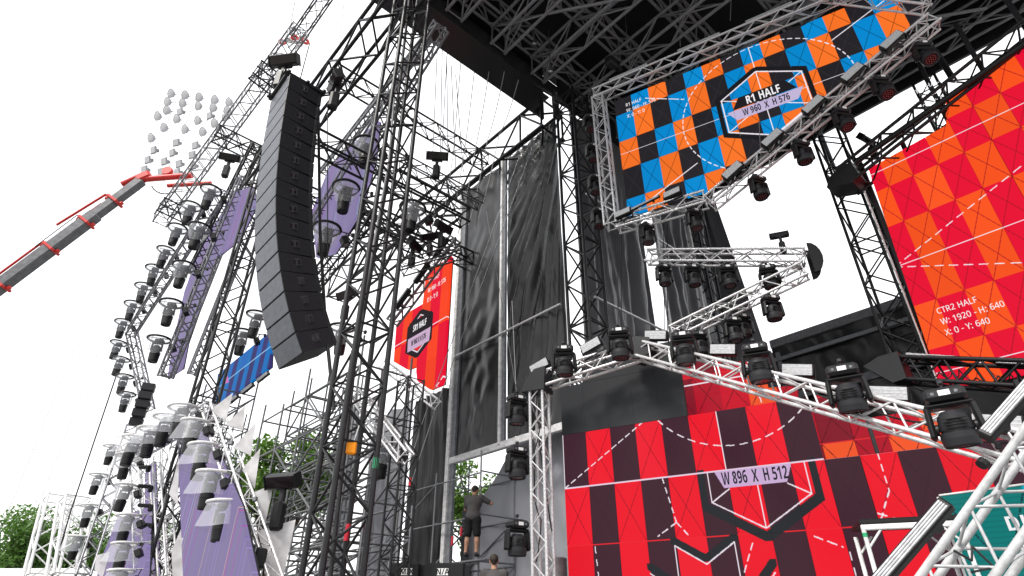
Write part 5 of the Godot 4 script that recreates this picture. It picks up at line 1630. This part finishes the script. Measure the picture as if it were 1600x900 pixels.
	var tn := ["topmost", "second highest", "third highest", "fourth highest", "fifth highest", "largest and lowest"]
	for k in tri.size():
		var p := at(tri[k][0][0], tri[k][0][1], 12.0 - 0.12 * k if k < 6 else 12.4 + (k - 6) * 2.0)
		var dir := -ALONG
		var poly := PackedVector2Array()
		for q in tri[k]: poly.append(meet(q[0], q[1], p, Vector3(0.93, 0, -0.37)))
		var lab: String = "%s white pointed scenic plate right of the near white truss" % tn[k] if k < 6 else ["white scenic plate left of the lined purple panel, upper one", "white scenic plate left of the lined purple panel, lower one", "white scenic plate at the foot of the second lamp column"][k - 6]
		var o := part("scenic_plate", prism(poly, -0.02, 0.02), M.scenic_white, self, Transform3D(facing(Vector3(0.93, 0, -0.37).cross(Vector3.UP)), Vector3(p.x, 0, p.z)))
		tag(o, lab, "scenic plate", "white scenic plates")
	# dark clamps on the silver upright, boxes
	for k in 7:
		var q := at(226, 700 + k * 30, 14.9)
		var t := thing("clamp_lamp", "%s dark clamp from the top on the silver upright at lower left" % ordinal(k), "clamp", "dark clamps on the upright", q, yaw(rng.randf_range(-30, 30)))
		part("jaw", block(Vector3(0.30, 0.08, 0.12), 0.02), M.black_plastic, t)
		part("knob", block(Vector3(0.10, 0.16, 0.10), 0.02), M.black_plastic, t, Transform3D(Basis.IDENTITY, Vector3(0.14, -0.05, 0.02)))
	var fl := thing("floodlight", "square black floodlight with a white face at the foot of the near white truss", "floodlight", "", at(402, 876, 10.7), Basis.from_euler(Vector3(-0.1, deg_to_rad(-55), 0.25)))
	part("housing", block(Vector3(0.34, 0.32, 0.20), 0.03), M.black_plastic, fl)
	part("lamp_glass", block(Vector3(0.30, 0.28, 0.012), 0.004), M.reflector, fl, Transform3D(Basis.IDENTITY, Vector3(0, 0, 0.10)))
	part("hood", block(Vector3(0.36, 0.02, 0.16), 0.006), M.black_plastic, fl, Transform3D(Basis.IDENTITY, Vector3(0, -0.19, 0.1)))
	# the far second loudspeaker hang
	var la := at(232, 606, 24.0)
	var far := thing("line_array", "small far off black loudspeaker column among the left wing trusses", "loudspeakers", "", la, yaw(25))
	for k in 5: part("cabinet", block(Vector3(0.5, 0.34, 0.4), 0.03), M.cabinet_paint, far, Transform3D(Basis(Vector3.RIGHT, 0.03 * k), Vector3(-0.02 * k, -0.355 * k, -0.02 * k * k)))
	# the white lattice mast at bottom left
	truss("lattice_mast", "white lattice mast leaning right in front of the trees at bottom left", "mast", "white lattice masts", at(62, 905, 26.0), at(92, 778, 27.0), {"m": M.white_paint, "w": 1.0, "h": 0.6, "tube": 0.06, "lace": 0.03, "n": 4, "pieces": true})
	truss("lattice_mast", "wider white lattice mast right of the leaning one at bottom left", "mast", "white lattice masts", at(100, 905, 25.0), at(118, 780, 26.0), {"m": M.white_paint, "w": 1.0, "h": 0.6, "tube": 0.06, "lace": 0.03, "n": 4, "pieces": true})

func foreground() -> void:
	# the white truss close to the viewer at the bottom right
	var a := at(1462, 965, 3.5)
	var b := at(1722, 596, 2.95)
	var dir := (b - a).normalized()
	truss("front_truss", "thick white truss slanting up close to the viewer at bottom right", "truss", "", a, b, {"m": M.pale_paint, "w": 0.235, "h": 0.235, "tube": 0.022, "lace": 0.0085, "n": 8, "pieces": true, "side": Vector3(-0.5, 0.3, 0.8)})
	led_bar("long light bar with a ribbed white face close to the viewer, the lower one", at(1352, 935, 3.3), at(1481, 785, 3.05), Vector3(-0.75, 0.1, 0.66), 0.070, "light bars on the near white truss")
	led_bar("long light bar with a ribbed white face at the right edge, the upper one", at(1538, 684, 2.95), at(1660, 545, 2.8), Vector3(-0.75, 0.1, 0.66), 0.070, "light bars on the near white truss")
	# the table with white legs behind it
	var t := thing("white_table", "black topped table with a white frame behind the near light bar", "table", "", at(1346, 828, 6.5), facing(Vector3(-0.35, 0, 1)))
	part("top", block(Vector3(0.9, 0.05, 0.6), 0.01), M.black_plastic, t, Transform3D(Basis.IDENTITY, Vector3(0.45, 0.08, -0.3)))
	part("apron", block(Vector3(0.9, 0.055, 0.04), 0.008), M.white_paint, t, Transform3D(Basis.IDENTITY, Vector3(0.45, 0.02, 0.0)))
	for q in [Vector3(0.02, 0, 0), Vector3(0.88, 0, 0), Vector3(0.02, 0, -0.58), Vector3(0.88, 0, -0.58)]:
		rod("leg", q, q - Vector3(0, 1.3, 0), 0.022, M.white_paint, t)
		rod("brace", q - Vector3(0, 0.18, 0), q + Vector3(0.16 if q.x < 0.5 else -0.16, 0, 0), 0.012, M.white_paint, t)
	part("tape", tube_mesh, M.green_tape, t, stretch(Vector3(0.02, -0.03, 0), Vector3(0.02, -0.07, 0), 0.0235))
	# cable tangle and tape
	var c := at(1490, 860, 3.25)
	cable("black cable loop hanging on the near white truss under the light bar", [c, c + Vector3(0.06, -0.05, 0.02), c + Vector3(0.10, 0.02, 0.0), c + Vector3(0.16, -0.08, 0.02), c + Vector3(0.05, -0.10, 0.0)], 0.006, M.cable_black)
	tube("tape_band", "black tape band round the upper chord of the near white truss", "tape", "", at(1533, 727, 3.05), at(1538, 721, 3.05), 0.028, M.black_plastic)

func scaffolds_and_people() -> void:
	var foot := at(738, 876, 16.0)
	var base := Vector3(foot.x, 1.3, foot.z)
	scaffold("grey scaffold under the man in shorts, left of the grey tarpaulin", base + BACK * 0.2, 3, 1, [0.9, foot.y - 1.3 - 0.05, 3.0, 4.1], 2.07, 1.2, M.galvanised, 5)
	scaffold("tall dark scaffold lattice left of the nearest black tower", at(520, 880, 14.0) * Vector3(1, 0, 1), 4, 1, [1.5, 2.5, 3.4, 4.3, 5.3, 6.4, 7.6], 1.6, 1.5, M.steel_tube, 6, 0.030)
	scaffold("low grey scaffold in front of the black drape and the speaker cases", at(560, 880, 13.5) * Vector3(1, 0, 1) + Vector3(0, 0.9, 0), 2, 1, [0.9, 1.9, 2.6], 1.8, 1.2, M.galvanised, 7)
	scaffold("narrow far scaffold between the purple strip and the dark tower", at(330, 620, 21.0) * Vector3(1, 0, 1), 2, 1, [2.5, 4.5, 6.5, 8.2], 2.07, 1.4, M.dark_galvanised, 9)
	scaffold("dense dark scaffold lattice further back between the white plates and the nearest tower", at(500, 880, 18.5) * Vector3(1, 0, 1), 3, 1, [2.0, 3.2, 4.4, 5.6, 6.8, 8.0, 9.2], 1.5, 1.3, M.steel_tube, 12, 0.032)
	scaffold("pale scaffold lattice behind the lamp columns at bottom left", at(268, 880, 19.5) * Vector3(1, 0, 1), 2, 1, [2.2, 3.6, 5.0, 6.4, 7.8, 9.0], 1.7, 1.3, M.dull_aluminium, 13, 0.030)
	var board := thing("plank", "narrow scaffold board under the man's shoes", "plank", "", foot - Vector3(0, 0.02, 0), facing(-BACK))
	part("board", block(Vector3(1.3, 0.04, 0.30), 0.008), M.galvanised, board)
	# the man on the scaffold, seen from behind, both hands up in front of him
	person("man in a grey shirt and black shorts standing on the scaffold, back to the viewer", foot + Vector3(-0.02, 0.10, 0), -14.0, {
		"hip": Vector3(0, 0.93, 0), "chest": Vector3(0.0, 1.27, -0.05), "neck": Vector3(0.0, 1.46, -0.08), "head": Vector3(0.0, 1.58, -0.13), "look": Vector3(0.0, -0.45, -1),
		"shoulder_l": Vector3(-0.185, 1.39, -0.05), "elbow_l": Vector3(-0.25, 1.14, -0.16), "wrist_l": Vector3(-0.08, 1.20, -0.34), "palm_l": Vector3(0.6, 0, -0.6),
		"shoulder_r": Vector3(0.185, 1.40, -0.05), "elbow_r": Vector3(0.43, 1.26, -0.17), "wrist_r": Vector3(0.24, 1.36, -0.34), "palm_r": Vector3(-0.6, 0, -0.6),
		"leg_l": Vector3(-0.10, 0.84, 0), "knee_l": Vector3(-0.13, 0.48, -0.01), "ankle_l": Vector3(-0.155, 0.09, 0.02),
		"leg_r": Vector3(0.10, 0.84, 0), "knee_r": Vector3(0.115, 0.48, -0.02), "ankle_r": Vector3(0.115, 0.09, 0.0)})
	var p2 := at(772, 900, 13.0)
	var q := Vector3(p2.x, 1.3, p2.z)
	person("man in a dark shirt with a strap, only head and shoulders seen at the bottom", q, 10.0, {
		"hip": Vector3(0, 0.95, 0), "chest": Vector3(0.0, 1.29, 0), "neck": Vector3(0.0, 1.49, -0.02), "head": Vector3(0.0, 1.63, -0.04), "look": Vector3(0.15, -0.1, -1),
		"shoulder_l": Vector3(-0.20, 1.41, 0), "elbow_l": Vector3(-0.27, 1.12, 0.03), "wrist_l": Vector3(-0.25, 0.88, -0.10), "palm_l": Vector3(1, 0, 0),
		"shoulder_r": Vector3(0.20, 1.41, 0), "elbow_r": Vector3(0.27, 1.12, 0.03), "wrist_r": Vector3(0.25, 0.88, -0.10), "palm_r": Vector3(-1, 0, 0),
		"leg_l": Vector3(-0.10, 0.86, 0), "knee_l": Vector3(-0.11, 0.49, -0.02), "ankle_l": Vector3(-0.12, 0.09, 0.03),
		"leg_r": Vector3(0.10, 0.86, 0), "knee_r": Vector3(0.11, 0.49, -0.02), "ankle_r": Vector3(0.12, 0.09, 0.03)})
	# the two black cases with labels at the bottom edge
	for k in 2:
		var c := at([632, 694][k], 879, [12.6, 12.4][k])
		var w: float = [0.62, 0.80][k]
		var t := thing("speaker_case", ["black case with a small white label at the bottom edge, the left one", "black case labelled N/A at the bottom edge, the right one"][k], "case", "black cases at the bottom edge", Vector3(c.x, 1.3, c.z), facing(Vector3(-0.1, 0, 1)))
		var h := c.y - 1.3
		part("body", block(Vector3(w, h, 0.6), 0.03), M.black_plastic, t, Transform3D(Basis.IDENTITY, Vector3(0, h / 2, -0.3)))
		part("label_plate", block(Vector3(0.22, 0.12, 0.008), 0.002), M.label_white, t, Transform3D(Basis.IDENTITY, Vector3([0.06, -0.02][k], h - 0.16, 0.003)))
		lettering(t, ["MIX", "N/A"][k], Vector3([0.06, -0.02][k], h - 0.16, 0.009), 0.10, M.black_plastic, true, false, 1.0, "label_text")
	var bar := thing("barrel", "grey drum beside the foot of the upright truss", "barrel", "", Vector3(at(866, 870, 12.0).x, 1.3, -12.0))
	var bt := at(866, 872, 12.0).y - 1.3
	part("shell", lathe([Vector2(0.0, bt), Vector2(0.22, bt), Vector2(0.235, bt - 0.02), Vector2(0.23, bt - 0.06), Vector2(0.23, bt * 0.5), Vector2(0.24, bt * 0.48), Vector2(0.23, bt * 0.45), Vector2(0.23, 0), Vector2(0, 0)], 24), M.grey_paint, bar)
	var bag := thing("orange_bag", "orange cloth bag hung on the nearest black tower", "bag", "", at(549, 700, 7.75), yaw(20))
	part("pouch", block(Vector3(0.13, 0.17, 0.07), 0.02), M.orange_cloth, bag)
	part("strap", tube_mesh, M.label_white, bag, stretch(Vector3(0.02, 0.09, 0), Vector3(0.06, 0.30, 0.02), 0.008))
	var slings := [[566, 830, 14.0], [720, 838, 15.0], [640, 760, 14.5], [540, 845, 8.1], [706, 852, 15.2]]
	for k in slings.size():
		var s := at(slings[k][0], slings[k][1], slings[k][2])
		tube("strap", ["red strap low on the scaffold right of the nearest tower", "red strap on the scaffold under the man's left hand", "red strap on a standard below the small red screen", "red strap on the nearest black tower near the bottom edge", "red strap at the man's feet on the scaffold"][k], "strap", "red straps on the steelwork", s, s + Vector3(0.01, 0.20, 0), 0.03, M.red_tape)
	tube("tape_band", "green tape on the nearest black tower", "tape", "", Vector3(-1.82, 3.58, -7.98), Vector3(-1.82, 3.72, -7.98), 0.0415, M.green_tape)

func distance() -> void:
	tree("broad green tree at the lower left edge beyond the white masts", at(45, 905, 38.0) * Vector3(1, 0, 1), 8.3, 4.4, M.leaf_1, 41, 16000)
	tree("smaller dark tree left of the broad one at the lower left edge", at(-30, 905, 40.0) * Vector3(1, 0, 1), 6.8, 3.6, M.leaf_1, 42, 10000)
	tree("low tree right of the white masts at lower left", at(140, 905, 42.0) * Vector3(1, 0, 1), 9.2, 4.2, M.leaf_1, 43, 14000)
	tree("bright green tree behind the dark scaffold lattice", at(435, 800, 27.0) * Vector3(1, 0, 1), 10.6, 3.0, M.leaf_2, 44, 13000)
	tree("light green tree top above the grey tarpaulin between the white posts", at(762, 800, 30.0) * Vector3(1, 0, 1), 9.7, 3.2, M.leaf_2, 45, 12000)
	var t := thing("marquee", "white marquee roof at the bottom left corner", "tent", "", at(40, 892, 32.0) * Vector3(1, 0, 1))
	var h := at(40, 888, 32.0).y
	part("roof", hull([[Vector3(-4, h - 0.5, 2), Vector3(4, h - 0.5, 2), Vector3(3, h, 0), Vector3(-3, h, 0)], [Vector3(-4, h - 0.5, -2), Vector3(4, h - 0.5, -2), Vector3(3, h, 0), Vector3(-3, h, 0)], [Vector3(-4, h - 0.5, 2), Vector3(-4, h - 0.5, -2), Vector3(-3, h, 0)], [Vector3(4, h - 0.5, 2), Vector3(4, h - 0.5, -2), Vector3(3, h, 0)], [Vector3(-4, h - 0.5, 2), Vector3(4, h - 0.5, 2), Vector3(4, h - 0.5, -2), Vector3(-4, h - 0.5, -2)]]), M.white_paint, t)
	for x in [-3.9, 3.9]:
		for z in [-1.9, 1.9]: rod("leg", Vector3(x, 0, z), Vector3(x, h - 0.5, z), 0.05, M.white_paint, t)
	# the crane boom
	var a := at(-60, 492, 38.0)
	var b := at(222, 282, 38.0)
	var d: Vector3 = (b - a).normalized()
	var up := Vector3.UP - d * d.dot(Vector3.UP)
	up = up.normalized()
	var l := (b - a).length()
	var c := thing("crane", "grey telescopic crane boom with red fittings reaching up from the left edge", "crane", "", a, Basis(d, up, d.cross(up)))
	part("boom", block(Vector3(l * 0.72, 1.0, 0.8), 0.10), M.boom_grey, c, Transform3D(Basis.IDENTITY, Vector3(l * 0.36, 0, 0)))
	part("boom_section", block(Vector3(l * 0.5, 0.82, 0.66), 0.10), M.boom_grey, c, Transform3D(Basis.IDENTITY, Vector3(l * 0.75, 0.0, 0)))
	for k in 4:
		var x: float = [0.20, 0.46, 0.66, 0.83][k] * l
		var col := part("collar", block(Vector3(0.22, 1.22, 1.0), 0.05), M.red_paint, c, Transform3D(Basis.IDENTITY, Vector3(x, 0, 0)))
		part("lug", block(Vector3(0.55, 0.34, 0.4), 0.08), M.red_paint, col, Transform3D(Basis(Vector3.BACK, 0.4), Vector3(-0.1, 0.72, 0)))
		part("lug", block(Vector3(0.3, 0.26, 0.3), 0.06), M.red_paint, col, Transform3D(Basis(Vector3.BACK, -0.3), Vector3(0.15, -0.66, 0)))
	rod("ram", Vector3(l * 0.56, 1.55, 0.1), Vector3(l * 0.83, 1.05, 0.1), 0.10, M.red_paint, c)
	rod("ram", Vector3(l * 0.55, 0.92, -0.2), Vector3(l * 0.78, 0.86, -0.2), 0.10, M.red_paint, c)
	rod("ram", Vector3(l * 0.06, 0.95, 0.1), Vector3(l * 0.46, 0.95, 0.1), 0.09, M.red_paint, c)
	rod("hose", Vector3(l * 0.42, 0.80, 0.3), Vector3(l * 0.66, 0.85, 0.3), 0.035, M.cable_black, c)
	var tip := c.transform.affine_inverse()
	var pts := [[200, 292], [228, 268], [258, 285], [300, 276], [345, 280]]
	var hd := part("boom_head", block(Vector3(1.2, 0.8, 0.7), 0.15), M.red_paint, c, Transform3D(Basis(Vector3.BACK, -0.35), Vector3(l + 0.3, 0.15, 0)))
	part("jib", tube_mesh, M.red_paint, c, stretch(tip * at(225, 280, 38), tip * at(300, 274, 38), 0.26))
	part("jib", tube_mesh, M.red_paint, c, stretch(tip * at(262, 290, 38), tip * at(330, 286, 38), 0.18))
	part("sheave", lathe([Vector2(0, 0.2), Vector2(0.4, 0.2), Vector2(0.45, 0.0), Vector2(0.4, -0.2), Vector2(0, -0.2)], 16), M.red_paint, c, Transform3D(Basis(Vector3.RIGHT, PI / 2), tip * at(262, 268, 38)))
	part("link", tube_mesh, M.red_paint, c, stretch(tip * at(190, 288, 38), tip * at(225, 272, 38), 0.22))
	for k in 8:
		var f0 := PI * (0.1 + 0.8 * k / 8.0)
		var f1 := PI * (0.1 + 0.8 * (k + 1) / 8.0)
		rod("hose", tip * at(258 - 22 * cos(f0), 285 + 18 * sin(f0), 37.6), tip * at(258 - 22 * cos(f1), 285 + 18 * sin(f1), 37.6), 0.05, M.cable_black, c)
	# the lattice jib of a second crane at the top
	var j0 := at(462, 62, 30.0)
	var j1 := at(560, -80, 26.0)
	truss("crane_jib", "thin grey lattice crane jib at the top edge left of the front truss", "crane", "", j0, j1, {"m": M.black_paint, "w": 0.9, "h": 0.7, "tube": 0.06, "lace": 0.03, "n": 8, "pieces": true})
	var jh := thing("crane_tip", "red and white crane tip above the loudspeaker array", "crane part", "", j0, facing(Vector3(0.3, -0.2, 1)))
	for k in 5: part("sheave", lathe([Vector2(0.2, 0.08), Vector2(0.45, 0.1), Vector2(0.45, -0.1), Vector2(0.2, -0.08)], 14), M.red_paint if k % 2 == 0 else M.white_paint, jh, Transform3D(Basis.from_euler(Vector3(1.2, 0.3 * k, 0.2 * k)).scaled(Vector3.ONE * 0.7), Vector3(-0.9 + 0.42 * k, -0.5 + 0.25 * (k % 3), 0.1 * k)))
	for k in 3: rod("strut", Vector3(-0.9 + k * 0.5, -0.9, 0), Vector3(0.1 + k * 0.4, 0.7, 0), 0.07, M.white_paint, jh)
	# the stadium floodlights, pale in the glare
	var fm := thing("floodlight_rack", "pale thin steel frame carrying the stadium floodlights above the crane", "mast", "", Vector3(at(290, 300, 52.9).x, 0, -52.9))
	var fb := fm.position
	for x in [225, 257, 290, 322, 352]: rod("upright", Vector3(at(x, 280, 52.9).x - fb.x, 0, 0), Vector3(at(x, 280, 52.9).x - fb.x, at(x, 138, 52.9).y, 0), 0.045, M.white_paint, fm)
	for y in [147, 160, 174, 188, 204, 224, 240, 254, 267]: rod("rail", Vector3(at(225, y, 52.9).x - fb.x, at(225, y, 52.9).y, 0), Vector3(at(358, y, 52.9).x - fb.x, at(358, y, 52.9).y, 0), 0.03, M.white_paint, fm)
	var rounds := [[790, 432], [855, 440], [920, 450], [992, 462], [1057, 472], [773, 470], [842, 477], [915, 490], [985, 498], [1050, 512], [770, 510], [727, 537], [815, 550], [912, 557], [990, 570], [757, 590], [853, 598], [935, 610], [697, 638]]
	var squares := [[833, 517], [970, 535], [1040, 542], [815, 660], [903, 673], [710, 695], [797, 707], [888, 717], [683, 740], [760, 747], [828, 758], [893, 767], [668, 785], [745, 795], [820, 797]]
	var rows_a := []
	for k in 19: rows_a.append("%s from the left in the %s row" % [ordinal([k, k - 5, k - 10, k - 15, k - 18][mini(k / 5 if k < 18 else 4, 4)]), ["top", "second", "third", "fourth", "lowest"][mini(k / 5 if k < 18 else 4, 4)]])
	var rows_b := []
	var of_row := [0, 0, 0, 1, 1, 2, 2, 2, 3, 3, 3, 3, 4, 4, 4]
	for k in 15: rows_b.append("%s from the left in the %s row" % [ordinal(k - of_row.find(of_row[k])), ["top", "second", "third", "fourth", "lowest"][of_row[k]]])
	var i := -1
	var proto: Node3D = null
	for p in rounds:
		i += 1
		var w := at(p[0] / 2.962, p[1] / 2.962, 52.0)
		var turn := facing(Vector3(-0.45 + rng.randf_range(-0.1, 0.1), -0.45, 0.75))
		if proto == null:
			proto = thing("floodlight", "pale round floodlight, %s of discs above the crane" % rows_a[0], "floodlight", "round floodlights in the stadium cluster", w, turn)
			proto.set_meta("base", "floodlight")
			part("reflector", lathe([Vector2(0.14, -0.44), Vector2(0.42, -0.32), Vector2(0.58, -0.02), Vector2(0.61, 0.02), Vector2(0.56, 0.02)], 18), M.floodlight_grey, proto, Transform3D(Basis(Vector3.RIGHT, PI / 2), Vector3.ZERO))
			part("lamp_glass", lathe([Vector2(0.57, 0.0), Vector2(0.3, 0.04), Vector2(0, 0.05)], 18), M.floodlight_glass, proto, Transform3D(Basis(Vector3.RIGHT, PI / 2), Vector3.ZERO))
			part("housing", block(Vector3(0.24, 0.24, 0.34), 0.05), M.floodlight_grey, proto, Transform3D(Basis.IDENTITY, Vector3(0, 0, -0.42)))
			part("bracket", tube_mesh, M.cable_grey, proto, stretch(Vector3(0.1, 0, -0.45), Vector3(0.34, -0.18, -0.6), 0.04))
		else: dup(proto, w, turn, "pale round floodlight, %s of discs above the crane" % rows_a[i])
	proto = null
	i = -1
	for p in squares:
		i += 1
		var w := at(p[0] / 2.962, p[1] / 2.962, 52.0)
		var turn := facing(Vector3(-0.4 + rng.randf_range(-0.1, 0.1), -0.4, 0.8)) * Basis(Vector3.BACK, -0.1)
		if proto == null:
			proto = thing("square_floodlight", "pale square floodlight, %s of boxes above the crane" % rows_b[0], "floodlight", "square floodlights in the stadium cluster", w, turn)
			proto.set_meta("base", "square_floodlight")
			part("housing", block(Vector3(0.98, 0.90, 0.20), 0.06), M.floodlight_grey, proto)
			part("lamp_glass", block(Vector3(0.82, 0.74, 0.02), 0.01), M.floodlight_glass, proto, Transform3D(Basis.IDENTITY, Vector3(0, 0, 0.105)))
			part("gear_box", block(Vector3(0.42, 0.36, 0.46), 0.05), M.cable_grey, proto, Transform3D(Basis.IDENTITY, Vector3(0.16, 0, -0.30)))
		else: dup(proto, w, turn, "pale square floodlight, %s of boxes above the crane" % rows_b[i])

func cables() -> void:
	var y := 17.8
	cable("long dark guy wire from the outer lamp curve down to the lower left", [at(184, 580, 24.0), at(110, 800, 25.0), at(80, 905, 25.5)], 0.03, M.cable_black)
	cable("thin grey wire down to the left of the white masts", [at(75, 810, 26.0), at(40, 885, 26.5)], 0.018, M.cable_grey)
	cable("thin wire from the top edge to the crane jib head", [at(465, -20, 26.0), at(452, 50, 27.0)], 0.03, M.cable_grey)
	cable("thin wire from the top edge towards the front truss", [at(540, -20, 9.5), at(530, 75, 9.5)], 0.008, M.cable_grey)
	cable("steel rope across the black drapes from upper right to lower left", [at(828, 200, 14.6), at(660, 660, 14.8), at(600, 850, 14.8)], 0.010, M.galvanised)
	cable("second steel rope across the black drapes beside the first", [at(838, 215, 14.6), at(680, 640, 14.8), at(628, 800, 14.8)], 0.010, M.galvanised)
	cable("steel rope crossing the black drapes from upper left to lower right", [at(760, 330, 14.6), at(812, 640, 14.6)], 0.008, M.galvanised)
	cable("long vertical black cable on the pole right of the loudspeaker array", [at(497, 150, 10.4), at(500, 360, 10.4), at(508, 500, 10.4), at(522, 640, 10.4)], 0.035, M.cable_black)
	cable("thin black rope right beside the pole near the loudspeaker array", [at(512, 160, 10.6), at(512, 420, 10.6)], 0.012, M.cable_black)
	for k in 5: cable("%s thin chain from the left hanging in the gap behind the nearest tower" % ordinal(k), [at(684 + k * 7, 60 + k * 14, 13.0), at(676 + k * 12, 245 + k * 6, 15.0)], 0.014, M.cable_grey, 0.0, "thin chains behind the nearest tower")
	for k in 3: cable("%s steel wire from the left between roof and screen frame" % ordinal(k), [at(985 + k * 78, 112 - k * 40, 11.4 - k), at(976 + k * 84, 18 - k * 30, 12.0 - k)], 0.010, M.galvanised, 0.0, "steel wires above the blue and orange screen")
	for k in 6: cable("%s slack grey cable from the left between the bridge truss and the roof edge" % ordinal(k), [at(700 + k * 22, 60 + k * 13, 12.5), at(690 + k * 18, 250 - k * 8, 15.5), at(668 + k * 16, 400 - k * 12, 16.0)], 0.013, M.cable_grey, 0.25, "slack cables over the drapes")
	cable("thin suspension wire above the tip of the arrow truss", [at(1212, 370, 10.6), at(1190, 270, 10.4), at(1186, 190, 10.2)], 0.006, M.cable_grey)
	for k in 2: cable(["upper thin wire across the white sky below the roof", "lower thin wire across the white sky below the roof"][k], [at(1180, 246 + k * 6, 14.0), at(1322, 250 + k * 8, 12.4)], 0.007, M.cable_grey)
	for k in 4: cable("%s black cable from the left hanging between the side drapes" % ordinal(k), [at(965 + k * 6 + (k / 2) * 60, 350, 13.0 + k * 0.4), at(966 + k * 5 + (k / 2) * 62, 530, 13.0 + k * 0.4)], 0.012, M.cable_black, 0.0, "cables between the side drapes")
	cable("black cables running up inside the nearest tower", [Vector3(-2.2, 1.0, -8.05), Vector3(-2.3, 5, -8.0), Vector3(-2.2, 9, -8.08), Vector3(-2.28, 15, -8.0)], 0.03, M.cable_black)
	cable("grey cables running up inside the nearest tower", [Vector3(-2.3, 6.0, -7.95), Vector3(-2.22, 9, -8.02), Vector3(-2.33, 12, -7.98), Vector3(-2.25, 15.3, -8.05)], 0.018, M.cable_grey)
	cable("cable bundle hanging in loops along the low front truss", [at(1500, 668, 6.2), at(1440, 660, 6.6), at(1340, 630, 7.2), at(1250, 605, 7.9), at(1140, 570, 8.8)], 0.012, M.cable_black, 0.05)
	var runs := [
		["black cable looped along the top truss of the blue and orange screen", on_wall(-0.3, 15.2, 0.1), on_wall(7.8, 15.2, 0.1), 0.13],
		["black cable looped along the slanting truss of the blue and orange screen", on_wall(2.2, 10.45, 0.1), on_wall(7.2, 13.15, 0.1), 0.12],
		["black cable looped along the left upright truss of the blue and orange screen", on_wall(-0.40, 14.9, 0.2), on_wall(-0.38, 10.7, 0.2), 0.05],
		["black cable looped along the upper arrow truss", at(1016, 404, 12.1), at(1255, 404, 10.35), 0.10],
		["black cable looped along the slanting arrow truss", at(1056, 520, 11.8), at(1255, 412, 10.35), 0.10],
		["black cable looped along the short dark truss left of the bend", at(846, 598, 11.0), at(996, 550, 10.2), 0.10],
		["black cable looped along the upright truss left of the red wall", at(840, 612, 11.0), at(842, 890, 11.0), 0.06],
		["black cable looped along the bottom truss of the big red screen", at(1420, 578, 10.4), at(1620, 590, 9.0), 0.12],
		["black cable looped along the near white truss of the left wing", at(336, 645, 12.3), at(420, 900, 10.8), 0.08],
		["black cable looped along the long bridge truss", TOWER + Vector3(0, 16.3, 0) + ALONG * 1.0, TOWER + Vector3(0, 16.3, 0) + ALONG * 13.0, 0.2],
	]
	for k in runs.size():
		var c := RandomNumberGenerator.new()
		c.seed = 300 + k
		var a: Vector3 = runs[k][1]
		var b: Vector3 = runs[k][2]
		var pts := [a]
		var n := 9
		for j in n: pts.append(a.lerp(b, (j + 1.0) / n) + Vector3(c.randf_range(-0.1, 0.1), c.randf_range(-0.1, 0.12), c.randf_range(-0.1, 0.1)))
		cable(runs[k][0], pts, 0.011, M.cable_black, runs[k][3])
	for k in 4:
		var c := [on_wall(1.2 + k * 1.7, 15.15, 0.0), on_wall(2.0 + k * 1.7, 15.15, 0.0)]
		cable("%s thick black cable loom from the left sagging behind the top screen truss" % ordinal(k), c, 0.028, M.cable_black, 0.22, "cable looms behind the top screen truss")
	cable("cable hanging beside the upright truss left of the red wall", [at(842, 690, 10.9), at(862, 830, 10.9)], 0.012, M.cable_black)
	cable("thin wires from the upright truss to the left", [at(800, 470, 11.0), at(806, 600, 11.0)], 0.008, M.cable_grey)
